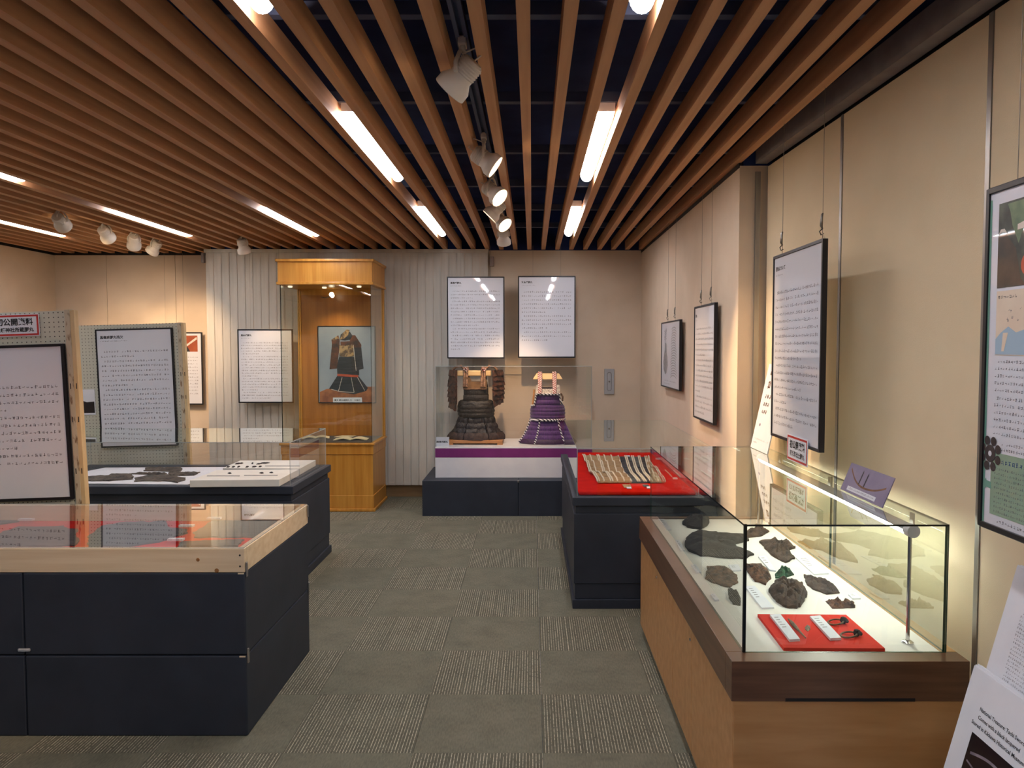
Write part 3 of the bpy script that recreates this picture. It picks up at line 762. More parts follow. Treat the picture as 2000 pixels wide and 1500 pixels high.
# ------------------------------------------------------------------ pegboards
def pegboard(label, xr, y, w, ztop, tilt):
    M = Matrix.Translation((xr, y, 0)) @ Matrix.Rotation(math.radians(tilt), 4, 'Y')
    t = thing('pegboard_stand', label, 'pegboard', mtx=M)
    obj('board', MB().box(-w, -0.05, -0.006, 0.006, 0.10, ztop), 'pegboard', t, world=False)
    for nm, a, b in (('post', -0.05, 0.0), ('post', -w - 0.045, -w)):
        p = obj(nm, MB().box(a, b - 0.022, -0.016, 0.022, 0.0, ztop + 0.004), 'post_worn', t, world=False, bevel=0.001)
        s = MB().box(b - 0.022, b, -0.014, 0.024, 0.0, ztop)
        obj('post_face', s, 'post_cream', p, world=False, bevel=0.001)
        sl = MB()
        for z in (1.36, 1.18, 0.9, 0.6):
            sl.box(a + 0.008, a + 0.012, -0.0175, -0.015, z, z + 0.03).box(b - 0.012, b - 0.008, -0.0155, -0.013, z, z + 0.03)
        obj('slot', sl, 'black_trim', p, world=False)
    obj('foot', MB().box(-0.045, -0.005, -0.04, 0.34, 0.0, 0.03), 'post_cream', t, world=False)
    obj('foot', MB().box(-w - 0.04, -w, -0.04, 0.34, 0.0, 0.03), 'post_cream', t, world=False)
    return M
PM1 = pegboard('grey-green pegboard standing behind the pine-topped case', -2.392, 4.14, 1.2, 1.782, -2.0)
PM2 = pegboard('grey-green pegboard standing behind the case of white boards', -2.668, 6.02, 1.2, 1.775, -1.6)
# posters and notes pinned on them
poster('text_panel', 'large text panel on the pegboard behind the pine-topped case', PM1 @ Matrix.Translation((-0.06 - 0.297, -0.007, 0.765)), 0.594, 0.84,
       text_draw(None, 0, 12, 0.041, 0.021, 17, (3, 8, 11), top=0.215, mx=0.03), fw=0.014)
poster('text_panel', 'text panel with bold heading on the rear pegboard', PM2 @ Matrix.Translation((-0.088 - 0.30, -0.007, 0.815)), 0.60, 0.925,
       text_draw('黒韋威胴丸残欠', 17, 18, 0.0375, 0.0195, 18, (1, 7, 16, 17), top=0.165, tsize=0.026), fw=0.011)
def note(name, label, M, w, h, draw, mats, cat='sign', th=0.004, sheet='plain_paper', group=None):
    t = thing(name, label, cat, mtx=M, group=group)
    obj('card', MB().box(-w / 2, w / 2, -th, 0, 0, h), sheet, t, world=False)
    pm = MB(); draw(pm, w / 2, h, -th - 0.0004)
    obj('print', pm, mats, t, world=False)['kind'] = 'stuff'
    return t
def red_sign(l1, l2, s1, s2):
    def d(mb, a, h, y):
        b = h * 0.115
        mb.rect(-a + 0.004, a - 0.004, h - b, h - 0.004, y, 0).rect(-a + 0.004, a - 0.004, 0.004, b, y, 0).rect(-a + 0.004, -a + b, b, h - b, y, 0).rect(a - b, a - 0.004, b, h - b, y, 0)
        font_into(mb, l1, s1, -s1 * 0.98 * len(l1) / 2, h * 0.53, y - 0.0003, 1, bold=0.0012)
        font_into(mb, l2, s2, -s2 * 0.98 * len(l2) / 2, h * 0.22, y - 0.0003, 1, bold=0.0007)
    return d
note('paper_sign', 'red-bordered white paper sign on top of the front pegboard', PM1 @ Matrix.Translation((-0.190 - 0.135, -0.008, 1.652)), 0.27, 0.118, red_sign('初公開資料', '八幡神社所蔵胴丸', 0.040, 0.0255), ['sign_red', 'ink_dark'])
def draw_snap(mb, a, h, y):
    mb.flat([(-a + 0.005, 0.015), (a - 0.006, 0.015), (a - 0.006, h * 0.52), (0, h * 0.5), (-a + 0.015, h * 0.6), (-a + 0.005, h * 0.85)], y, 0)
note('photo_print', 'small white photo print pinned at the edge of the rear pegboard', PM2 @ Matrix.Translation((-0.735 - 0.055, -0.008, 1.075)), 0.13, 0.20, draw_snap, ['photo_night'], cat='photo')

# ------------------------------------------------------------------ glass helpers
def pane(parent, x0, x1, y0, y1, z0, z1, thin, g='glass', e='glass_edge'):
    return obj('glass_pane', MB().box(x0, x1, y0, y1, z0, z1, thin=thin), [g, e], parent)
def cover(parent, x0, x1, y0, y1, z0, z1, t=0.005, g='acrylic', e='acrylic_edge'):
    pane(parent, x0, x1, y0, y0 + t, z0, z1 - t, 'y', g, e)
    pane(parent, x0, x1, y1 - t, y1, z0, z1 - t, 'y', g, e)
    pane(parent, x0, x0 + t, y0 + t, y1 - t, z0, z1 - t, 'x', g, e)
    pane(parent, x1 - t, x1, y0 + t, y1 - t, z0, z1 - t, 'x', g, e)
    pane(parent, x0, x1, y0, y1, z1 - t, z1, 'z', g, e)

# ------------------------------------------------------------------ lumps and flat finds
def densify(pts, step):
    out = []
    for i, p in enumerate(pts):
        q = pts[(i + 1) % len(pts)]
        n = max(1, int((q - p).length / step))
        for k in range(n): out.append(p.lerp(q, k / n))
    return out
def lump(name, label, outline, z0, height, m, cat='fragment', group=None, seed=1, rough=0.25, rings=7, dome=2.0, lift=0.0, parent=None, edge=0.35):
    """an uneven solid standing on z0 over a traced outline (list of room points)"""
    rng = random.Random(seed)
    pts = [Vector((p.x, p.y, 0)) for p in outline]
    per = sum((pts[i] - pts[i - 1]).length for i in range(len(pts)))
    pts = densify(pts, per / 54)
    c = sum(pts, Vector()) / len(pts)
    n = len(pts); mb = MB()
    fr = 6.0 / per
    def h(p, t):
        q = Vector((p.x * fr * 4 + seed * 3.1, p.y * fr * 4, seed * 1.7))
        return height * (edge + (1 - edge) * (1 - t ** dome)) * (1 + rough * 2 * mnoise.noise(q) + rough * 1.2 * mnoise.noise(q * 3.1)) + lift
    jit = [1 + 0.10 * mnoise.noise(Vector((k * 0.35, seed * 2.3, 0))) + 0.06 * mnoise.noise(Vector((k * 0.9, seed * 5.3, 3))) + 0.025 * rng.uniform(-1, 1) for k in range(n)]
    ring = []
    for r in range(1, rings + 1):
        t = r / rings
        row = []
        for k in range(n):
            p = c + (pts[k] - c) * t * (jit[k] if r == rings else 1)
            mb.v.append(Vector((p.x, p.y, z0 + max(0.0012, h(p, t))))); row.append(len(mb.v) - 1)
        ring.append(row)
    mb.v.append(Vector((c.x, c.y, z0 + max(0.0012, h(c, 0))))); ci = len(mb.v) - 1
    base = []
    for k in range(n):
        p = mb.v[ring[-1][k]]; mb.v.append(Vector((p.x, p.y, z0 + lift * 0.5))); base.append(len(mb.v) - 1)
    mb.v.append(Vector((c.x, c.y, z0))); cb = len(mb.v) - 1
    a = sum(pts[i].x * pts[(i + 1) % n].y - pts[(i + 1) % n].x * pts[i].y for i in range(n))
    for k in range(n):
        k2 = (k + 1) % n
        fs = [[ci, ring[0][k], ring[0][k2]], [cb, base[k2], base[k]], [ring[-1][k], base[k], base[k2], ring[-1][k2]]]
        for r in range(rings - 1): fs.append([ring[r][k], ring[r + 1][k], ring[r + 1][k2], ring[r][k2]])
        for f in fs: mb.f.append(f if a > 0 else f[::-1]); mb.m.append(0)
    if parent is not None: return obj(name, mb, m, parent, smooth=True)
    o = obj(name, mb, m, None, smooth=True, loc=(c.x, c.y, z0))
    return tag(o, label, cat, group)
def slip(name, label, outline, z0, th, m='plain_paper', cat='label', group=None, lines=0, seed=0):
    """a thin card lying on z0 over a traced outline"""
    mb = MB().prism([(p.x, p.y) for p in outline], z0, z0 + th)
    c = sum(outline, Vector()) / len(outline)
    o = obj(name, mb, m, None, loc=(c.x, c.y, z0))
    if lines and len(outline) == 4:
        A, B, Cc, D = outline
        lm = MB(); rng = random.Random(seed)
        for k in range(lines):
            t0 = 0.10 + 0.5 * (k + 0.2) / lines; t1 = t0 + 0.14 / lines
            u0, u1 = 0.2, 0.2 + rng.uniform(0.3, 0.5)
            P = lambda u, t: (A.lerp(B, u)).lerp(D.lerp(Cc, u), t)
            lm.add([(p.x, p.y, z0 + th + 0.0004) for p in (P(u0, t0), P(u1, t0), P(u1, t1), P(u0, t1))], [(0, 1, 2, 3)])
        obj('print', lm, 'line_grey', o)
    return tag(o, label, cat, group)

# ------------------------------------------------------------------ front case: navy boxes, pine frame, acrylic lid
XA, XB, YA, YB = -2.96, -1.157, 3.055, 3.93
ZB = 0.675
k = 0
for (x0, x1) in ((XA, -2.0555), (-2.0525, XB)):
    for (z0, z1, lv) in ((0.0, 0.333, 'bottom'), (0.3365, ZB - 0.0012, 'upper')):
        far = x1 < -2.0
        lab = {('bottom', False): 'dark navy box at floor level under the pine-framed case', ('upper', False): 'dark navy box directly beneath the pine frame, chipped at its corners',
               ('bottom', True): 'dark navy floor box with the next navy box to its side', ('upper', True): 'dark navy upper box joined by the small grey latch'}[(lv, far)]
        t = thing('navy_box', lab, 'box', ((x0 + x1) / 2, (YA + YB) / 2, z0), group='navy boxes under the pine frame')
        obj('shell', MB().box(x0, x1, YA, YB, z0, z1), 'navy_paint', t, bevel=0.006)
        if not far:
            mb = MB().prism([(x1 - 0.028, YA - 0.0006), (x1 - 0.004, YA - 0.0006), (x1 - 0.004, YA + 0.004), (x1 - 0.028, YA + 0.004)], z1 - 0.006, z1 - 0.001)
            obj('chipped_corner', mb, 'pine', t)
        if lv == 'bottom' and not far:
            pass
pc = thing('pine_frame_case', 'pale pine framed display top with clear lid over red cloth', 'display case', ((XA + XB) / 2, (YA + YB) / 2, ZB))
ZT = 0.772
obj('front_rail', MB().box(XA, XB - 0.001, YA, YA + 0.028, ZB, ZT), 'pine', pc, bevel=0.002)
obj('back_rail', MB().box(XA, XB - 0.001, YB - 0.028, YB, ZB, ZT), 'pine', pc, bevel=0.002)
obj('side_rail', MB().box(XB - 0.030, XB, YA + 0.0285, YB - 0.0285, ZB, ZT), 'pine', pc, bevel=0.002)
obj('side_rail', MB().box(XA, XA + 0.030, YA + 0.0285, YB - 0.0285, ZB, ZT), 'pine', pc, bevel=0.002)
for (x, z, r) in ((-1.345, 0.727, 0.0075), (-1.27, 0.683, 0.009)):
    obj('knot', MB().lathe([(0, 0), (r, 0), (r * 0.9, 0.0008), (0, 0.001)], Matrix.Translation((x, YA, z)) @ Matrix.Rotation(math.pi / 2, 4, 'X'), 18, closed=False), 'pine_knot', pc)
for z in (0.70, 0.745):
    obj('screw', MB().lathe([(0, 0), (0.004, 0), (0.003, 0.0012), (0, 0.0012)], Matrix.Translation((-1.176, YA, z)) @ Matrix.Rotation(math.pi / 2, 4, 'X'), 12, closed=False), 'black_trim', pc)
obj('glass_pane', MB().box(XA + 0.004, XB - 0.004, YA + 0.004, YB - 0.004, ZT + 0.0005, ZT + 0.0035, thin='z'), ['acrylic', 'acrylic_edge'], pc)
obj('bed', MB().box(XA + 0.03, XB - 0.03, YA + 0.028, YB - 0.028, ZB, ZB + 0.012), 'pine', pc)
tag(obj('red_cloth', MB().box(XA + 0.034, XB - 0.034, YA + 0.032, YB - 0.032, ZB + 0.0125, ZB + 0.018), 'red_cloth', None, bevel=0.002, loc=((XA + XB) / 2, (YA + YB) / 2, ZB)), 'red cloth lining the pine-framed case', 'cloth')
zc = ZB + 0.018
def q5(pts, z=zc): return [onz(0.31 * a, 960 + 0.31 * b, z) for a, b in pts]
def clampbox(pts, x0, x1, y0, y1): return [Vector((min(max(p.x, x0), x1), min(max(p.y, y0), y1), p.z)) for p in pts]
CB = (XA + 0.04, XB - 0.045, YA + 0.04, YB - 0.045)
for i, (lab, pts) in enumerate((
        ('grey laced armour skirt piece by the pine side rail, widest of the case', [(1220, 265), (1290, 225), (1340, 190), (1420, 183), (1780, 165), (1640, 295), (1230, 292)]),
        ('long grey leather armour piece in the middle of the pine-framed case', [(560, 300), (640, 225), (760, 203), (1030, 190), (1070, 235), (1180, 245), (1205, 265), (1110, 290), (960, 330), (820, 352), (570, 352)]),
        ('grey armour piece with lacing marks before the pegboard post', [(-120, 290), (0, 270), (120, 230), (400, 222), (420, 242), (480, 245), (490, 350), (-100, 352)]),
        ('narrow dark armour strip along the front rail of the pine-framed case', [(1125, 352), (1145, 322), (1350, 316), (1540, 308), (1490, 350)]),
        ('grey armour scrap against the back rail of the pine-framed case', [(-150, 180), (0, 185), (130, 190), (40, 205), (-100, 222)]))):
    lump('armour_piece', lab, clampbox(q5(pts), *CB), zc, 0.010, 'old_leather', group='armour pieces on red cloth', seed=20 + i, rough=0.15, dome=6, edge=0.7)
for i, (a, b) in enumerate(((168, 196), (1178, 236), (1352, 187), (1110, 324))):
    p = onz(0.31 * a, 960 + 0.31 * b, zc)
    tag(obj('name_card', MB().prism([(p.x - 0.035, p.y - 0.014), (p.x + 0.035, p.y - 0.014), (p.x + 0.035, p.y + 0.012), (p.x - 0.035, p.y + 0.012)], zc + 0.012, zc + 0.021), 'plain_paper', None, loc=(p.x, p.y, zc)),
        ['tiny white card at the pegboard end of the red cloth', 'tiny white card between the middle and widest grey armour pieces', 'tiny white card at the tip of the widest grey armour piece', 'tiny white card at the end of the narrow dark armour strip'][i], 'label', 'cards in the pine-framed case')
for (x, z, w, h, d) in ((-2.054, 0.352, 0.05, 0.013, 0),):
    lt = obj('box_latch', MB().box(x - w / 2, x + w / 2, YA - 0.006, YA - 0.0005, z, z + h), 'grey_plate', None, bevel=0.004, loc=(x, YA, z))
    tag(lt, 'small grey oval latch across the joint of the navy boxes', 'latch')
for i, (yy, z) in enumerate(((YA + 0.006, 0.655), (YA + 0.006, 0.30), (YB - 0.02, 0.71), (YB - 0.02, 0.31))):
    cl = obj('corner_clip', MB().box(XB + 0.0005, XB + 0.007, yy, yy + 0.012, z, z + 0.06), 'alu', None, bevel=0.002, loc=(XB, yy, z))
    tag(cl, ['metal clip joining pine frame and navy box at the aisle corner facing the entrance', 'metal clip joining the two navy boxes at the corner facing the entrance', 'metal clip on the pine frame corner facing the back wall', 'metal clip joining the two navy boxes at the corner facing the back wall'][i], 'clip', 'metal corner clips')

# ------------------------------------------------------------------ moulded navy pedestals with acrylic covers
def pedestal(name, label, x0, x1, y0, y1, zt, ch):
    t = thing(name, label, 'display case', ((x0 + x1) / 2, (y0 + y1) / 2, 0))
    def blk(nm, ins, z0, z1, b=0.003): obj(nm, MB().box(x0 + ins, x1 - ins, y0 + ins, y1 - ins, z0, z1), 'navy_paint', t, bevel=b)
    blk('plinth', -0.004, 0.0, 0.056); blk('toe_band', 0.010, 0.056, 0.152); blk('body', 0.004, 0.152, 0.580); blk('neck_band', 0.014, 0.580, 0.628); blk('top_slab', -0.006, 0.628, zt, 0.004)
    cover(t, x0 + 0.022, x1 - 0.022, y0 + 0.03, y1 - 0.03, zt + 0.0006, zt + ch)
    return t
ZP = 0.680
pedestal('navy_pedestal_case', 'navy pedestal case holding white boards under a clear cover', -3.40, -1.556, 4.95, 5.88, ZP, 0.285)
pedestal('navy_pedestal_case', 'navy pedestal case with red cloth and striped lacing under a clear cover', 0.250, 1.128, 4.585, 6.46, ZP, 0.292)
# ---- case with white boards
z0 = ZP + 0.0008
def q6(pts, z): return [onz(150 + 0.255 * a, 880 + 0.255 * b, z) for a, b in pts]
CB2 = (-3.36, -1.60, 5.0, 5.83)
pap = clampbox(q6([(-600, 165), (75, 160), (220, 132), (1180, 128), (850, 262), (75, 254), (-600, 256)], z0), *CB2)
slip('white_sheet', 'large white sheet under the dark lacquer fragments', pap, z0, 0.002, 'plain_paper', 'paper')
zs = z0 + 0.002
for i, (lab, pts) in enumerate((
        ('dark lacquer fragment with rounded ends on the white sheet beside the pegboard post', [(70, 205), (170, 200), (240, 196), (275, 180), (420, 185), (432, 205), (425, 222), (250, 236), (70, 236)]),
        ('dark lacquer fragment with a pale brown tip reaching toward the white boards', [(446, 214), (560, 192), (690, 190), (760, 200), (830, 214), (826, 230), (770, 250), (720, 240), (560, 236), (450, 240)]),
        ('dark lacquer fragment at the white sheet edge toward the blinds', [(515, 158), (530, 134), (640, 132), (800, 136), (795, 158), (740, 168), (690, 162), (600, 160)]),
        ('pointed dark lacquer fragment lying between the others and the white boards', [(700, 176), (760, 170), (850, 172), (940, 170), (900, 192), (790, 196), (710, 190)]),
        ('thin dark lacquer strip between the larger fragments', [(400, 182), (520, 176), (690, 178), (680, 186), (520, 185)]))):
    lump('lacquer_fragment', lab, q6(pts, zs), zs, 0.012, 'lacquer_frag', group='dark lacquer fragments', seed=40 + i, rough=0.35, dome=5, edge=0.6)
zb = ZP + 0.046
def board(lab, pts):
    c = q6(pts, zb)
    mb = MB().prism([(p.x, p.y) for p in c], z0, zb)
    m = sum(c, Vector()) / 4
    return tag(obj('white_board', mb, 'white_board', None, bevel=0.0015, loc=(m.x, m.y, z0)), lab, 'board', 'white mounting boards')
b1 = board('thick white board with three specks, nearer to the pine-framed case', [(1070, 150), (1700, 143), (1550, 222), (865, 228)])
b2 = board('thick white board with a cluster of dark scraps, nearer to the tall cabinet', [(1250, 76), (1830, 72), (1708, 138), (1118, 134)])
i = 0
for (a, b, w, h) in ((1170, 175, 16, 5), (1415, 173, 18, 5), (1490, 170, 15, 4)):
    pts = q6([(a - w, b), (a - w * 0.4, b - h), (a + w * 0.6, b - h), (a + w, b + h * 0.3), (a, b + h)], zb)
    lump('dark_scrap', ['dark speck lying by itself on the board with three specks', 'first of two paired specks on the board with three specks', 'second of two paired specks on the board with three specks'][i], pts, zb, 0.006, 'iron_dark', group='scraps on the white boards', seed=60 + i, rings=4); i += 1
for (a, b, w, h) in ((1235, 100, 25, 6), (1262, 98, 14, 4), (1345, 98, 8, 6), (1440, 96, 40, 5), (1395, 103, 22, 4), (1160, 126, 14, 4), (1200, 125, 14, 5), (1240, 124, 12, 5), (1305, 125, 14, 5), (1360, 124, 20, 5), (1405, 123, 14, 5)):
    pts = q6([(a - w, b + h), (a - w * 0.6, b - h * 0.6), (a + w * 0.5, b - h), (a + w, b - h * 0.3), (a + w * 0.2, b + h)], zb)
    row = 'row toward the tall cabinet' if b < 110 else 'row toward the pine-framed case'
    seq = {1235: 'fifth', 1262: 'fourth', 1345: 'third', 1395: 'second', 1440: 'first', 1160: 'sixth', 1200: 'fifth', 1240: 'fourth', 1305: 'third', 1360: 'second', 1405: 'first'}[a]
    lump('dark_scrap', seq + ' dark scrap from the aisle side in the cluster ' + row, pts, zb, 0.006, 'iron_dark', group='scraps clustered on the far white board', seed=60 + i, rings=4); i += 1
for (lab, a0, a1, b) in (('grey caption strip below the lone speck', 1000, 1250, 195), ('grey caption strip below the paired specks', 1285, 1540, 191), ('grey caption strip beside the cluster of scraps', 1445, 1710, 119)):
    slip('caption_strip', lab, q6([(a0, b - 2), (a1, b - 2), (a1 - 4, b + 2), (a0 - 4, b + 2)], zb), zb, 0.002, 'line_grey', group='caption strips on the white boards')
# ---- red cloth case
tag(obj('red_cloth', MB().box(0.285, 1.098, 4.635, 6.41, ZP + 0.0008, ZP + 0.024), 'red_cloth', None, bevel=0.010, loc=(0.69, 5.5, ZP)), 'red cloth spread beneath the striped lacing', 'cloth')
zr = ZP + 0.0265
def q7(a, b): return onz(1110 + 0.175 * a, 860 + 0.175 * b, zr)
la = thing('laced_armour_section', 'opened armour section of tan and black lames with white vertical lacing on red cloth', 'armour', tuple(q7(580, 330)))
# rows of lames run along x, lacing runs along y; five rows from far to near
rows_far_near = [((165, 185), (905, 200)), ((190, 250), (915, 255)), ((215, 315), (930, 320)), ((240, 370), (960, 385)), ((300, 430), (1000, 430)), ((330, 478), (1035, 474))]
P = [(q7(*l), q7(*r)) for l, r in rows_far_near]
for j in range(5):
    (l0, r0), (l1, r1) = P[j], P[j + 1]
    ncol = 15
    for part, ca, cb_, m in (('tan_lame', 0, 8, 'tan_lame'), ('dark_lame', 8, 14, 'dark_lame'), ('tan_lame', 14, 15, 'tan_lame')):
        mb = MB(); rng = random.Random(j * 7 + ca); K = 4; nn = (cb_ - ca) * 2
        for k in range(nn + 1):
            u = (ca + k / 2) / ncol
            for s in range(K + 1):
                t = s / K
                p = (l0.lerp(r0, u)).lerp(l1.lerp(r1, u), t * 1.06)
                hgt = 0.006 + (0.014 if m == 'tan_lame' else 0.002) * math.sin(math.pi * min(1, t * 0.9 + 0.1)) + (0.006 * mnoise.noise(Vector((u * 12, j * 3 + t * 2, 4))) if m == 'tan_lame' else 0)
                mb.v.append(Vector((p.x, p.y, zr + hgt + 0.004 * (4 - j) / 4)))
        for k in range(nn):
            for s in range(K):
                a = k * (K + 1) + s
                mb.f.append([a, a + 1, a + K + 2, a + K + 1]); mb.m.append(0)
        o = obj('lame', mb, m, la, smooth=True)
        md = o.modifiers.new('thick', 'SOLIDIFY'); md.thickness = 0.005; md.offset = -1
for k in (0, 1.6, 3.2, 4.8, 6.4, 8.0, 9.5, 11.0, 12.5, 14.0, 14.9):
    dark = 7.9 <= k <= 14
    for dx in ((0.0, 0.016) if k in (0, 3.2, 9.5, 11.0, 12.5, 14.0) else (0.0,)):
        pts = []
        for s in range(0, 26):
            t = s / 25 * 4.999; j = int(t); f = t - j
            (l0, r0), (l1, r1) = P[j], P[j + 1]
            u = min(0.995, (k / 15) + (0.0 if dark else 0.012 * ((j % 2) - 0.5)))
            p = (l0.lerp(r0, u)).lerp(l1.lerp(r1, u), f)
            hgt = 0.006 + (0.002 if dark else 0.014) * math.sin(math.pi * min(1, f * 0.9 + 0.1)) + 0.0055 + 0.004 * (4 - j) / 4
            pts.append(Vector((p.x + dx * 0.8, p.y, zr + hgt)))
        obj('lacing_cord', MB().tube(pts, 0.0052, 6), 'cord_white', la, smooth=True)
for i, (a, b, w, h) in enumerate(((670, 186, 22, 12), (1000, 208, 24, 8), (680, 534, 26, 8), (900, 530, 22, 9), (1195, 428, 26, 8))):
    pts = [q7(a - w, b + h), q7(a + w, b + h), q7(a + w * 0.7, b - h), q7(a - w * 1.2, b - h)]
    slip('name_card', ['tiny white card behind the black lames on red cloth', 'tiny white card behind the spread lacing, by the wall end', 'tiny white card by the grey cloth scrap on red cloth', 'tiny white card by the dark scrap on red cloth', 'tiny white card at the end of the loose cords on red cloth'][i], pts, zr, 0.004, group='cards on the red cloth')
for i, (a, b, w, h) in enumerate(((655, 512, 55, 18), (865, 508, 42, 12))):
    pts = [q7(a - w, b - h), q7(a + w * 0.6, b - h), q7(a + w, b + h), q7(a - w * 0.5, b + h)]
    lump('cloth_scrap', ['grey-brown square scrap lying before the striped lacing', 'dark scrap lying before the black lames'][i], pts, zr, 0.006, 'old_leather' if i else 'tan_lame', cat='scrap', seed=80 + i, rings=4)
for i in range(3):
    a = 985 + i * 95
    pts = [q7(a, 330 + i * 6), q7(a + 45, 372 + i * 6), q7(a + 75, 408 + i * 5)]
    obj('lacing_cord', MB().tube([p + Vector((0, 0, 0.004)) for p in pts], 0.004, 6), 'cord_white', la)

# ------------------------------------------------------------------ tall honey-wood cabinet
tx0, tx1, ty0, ty1 = -2.415, -1.525, 7.345, 7.975
tc = thing('display_cabinet', 'tall honey-coloured wooden cabinet with glass sides and photo inside', 'cabinet', ((tx0 + tx1) / 2, (ty0 + ty1) / 2, 0))
H = 'honey_wood'
def tb(nm, ins, z0, z1, m=H, b=0.004, back=0.0): return obj(nm, MB().box(tx0 + ins, tx1 - ins, ty0 + ins, ty1 - back, z0, z1), m, tc, bevel=b)
tb('foot_moulding', -0.014, 0.0, 0.030, b=0.006); tb('plinth', 0.0, 0.030, 0.157); tb('body', 0.006, 0.157, 0.547, b=0.002)
tb('shoulder', 0.0, 0.552, 0.652, b=0.003); tb('ledge_moulding', -0.012, 0.640, 0.664, b=0.006)
tb('groove', 0.010, 0.545, 0.554, 'honey_dark', 0)
obj('display_floor', MB().box(tx0 + 0.03, tx1 - 0.03, ty0 + 0.03, ty1 - 0.03, 0.664, 0.667), 'shelf_grey', tc)
obj('back_panel', MB().box(tx0 + 0.03, tx1 - 0.03, ty1 - 0.03, ty1, 0.664, 2.18), 'honey_dark', tc)
for (a, b) in ((tx0, tx0 + 0.035), (tx1 - 0.035, tx1)):
    obj('back_post', MB().box(a, b, ty1 - 0.04, ty1, 0.664, 2.18), H, tc, bevel=0.003)
obj('back_rail', MB().box(tx0 + 0.035, tx1 - 0.035, ty1 - 0.035, ty1 - 0.01, 2.12, 2.18), H, tc)
tb('head_box', -0.004, 2.20, 2.40, b=0.003); tb('lower_moulding', -0.016, 2.178, 2.205, b=0.006); tb('crown_moulding', -0.022, 2.395, 2.422, b=0.006)
pane(tc, tx0 + 0.012, tx1 - 0.012, ty0 + 0.012, ty0 + 0.018, 0.664, 2.178, 'y', 'glass', 'glass_edge_dark')
pane(tc, tx0 + 0.012, tx0 + 0.018, ty0 + 0.018, ty1 - 0.04, 0.664, 2.178, 'x', 'glass', 'glass_edge_dark')
pane(tc, tx1 - 0.018, tx1 - 0.012, ty0 + 0.018, ty1 - 0.04, 0.664, 2.178, 'x', 'glass', 'glass_edge_dark')
for (x, y, big) in ((-2.05, 7.62, True), (-1.68, 7.50, False), (-2.35, 7.50, False)):
    l = obj('glint_disc', MB().lathe([(0, 2.176), (0.022, 2.176), (0.022, 2.168), (0.018, 2.164), (0, 2.164)], Matrix.Translation((x, y, 0)), 16, closed=False), 'glint_glow', tc)  # weakly glowing discs stand in for small glints under the head box
obj('spot_arm', MB().tube([(-2.16, 7.93, 2.10), (-2.10, 7.85, 2.085), (-2.03, 7.80, 2.10)], 0.006, 8), 'alu', tc)
obj('spot_head', MB().lathe([(0, -0.02), (0.02, -0.02), (0.024, 0.02), (0, 0.022)], Matrix.Translation((-2.02, 7.79, 2.11)) @ Matrix.Rotation(1.2, 4, 'X'), 14, closed=False), 'small_lamp', tc)
ld = bpy.data.lights.new('cabinet_lamp', 'SPOT'); ld.energy = 5; ld.color = (1.0, 0.75, 0.45); ld.spot_size = math.radians(95); ld.spot_blend = 0.6; ld.shadow_soft_size = 0.02
lo = bpy.data.objects.new('cabinet_lamp', ld); COL.objects.link(lo); lo.parent = tc
lo.location = Vector((-1.97, 7.60, 2.15)) - Vector(((tx0 + tx1) / 2, (ty0 + ty1) / 2, 0)); lo.rotation_euler = (math.radians(14), 0, 0)
obj('wall_socket', MB().box(-1.575, -1.555, ty1 - 0.045, ty1 - 0.03, 1.78, 1.86), 'honey_wood', tc)
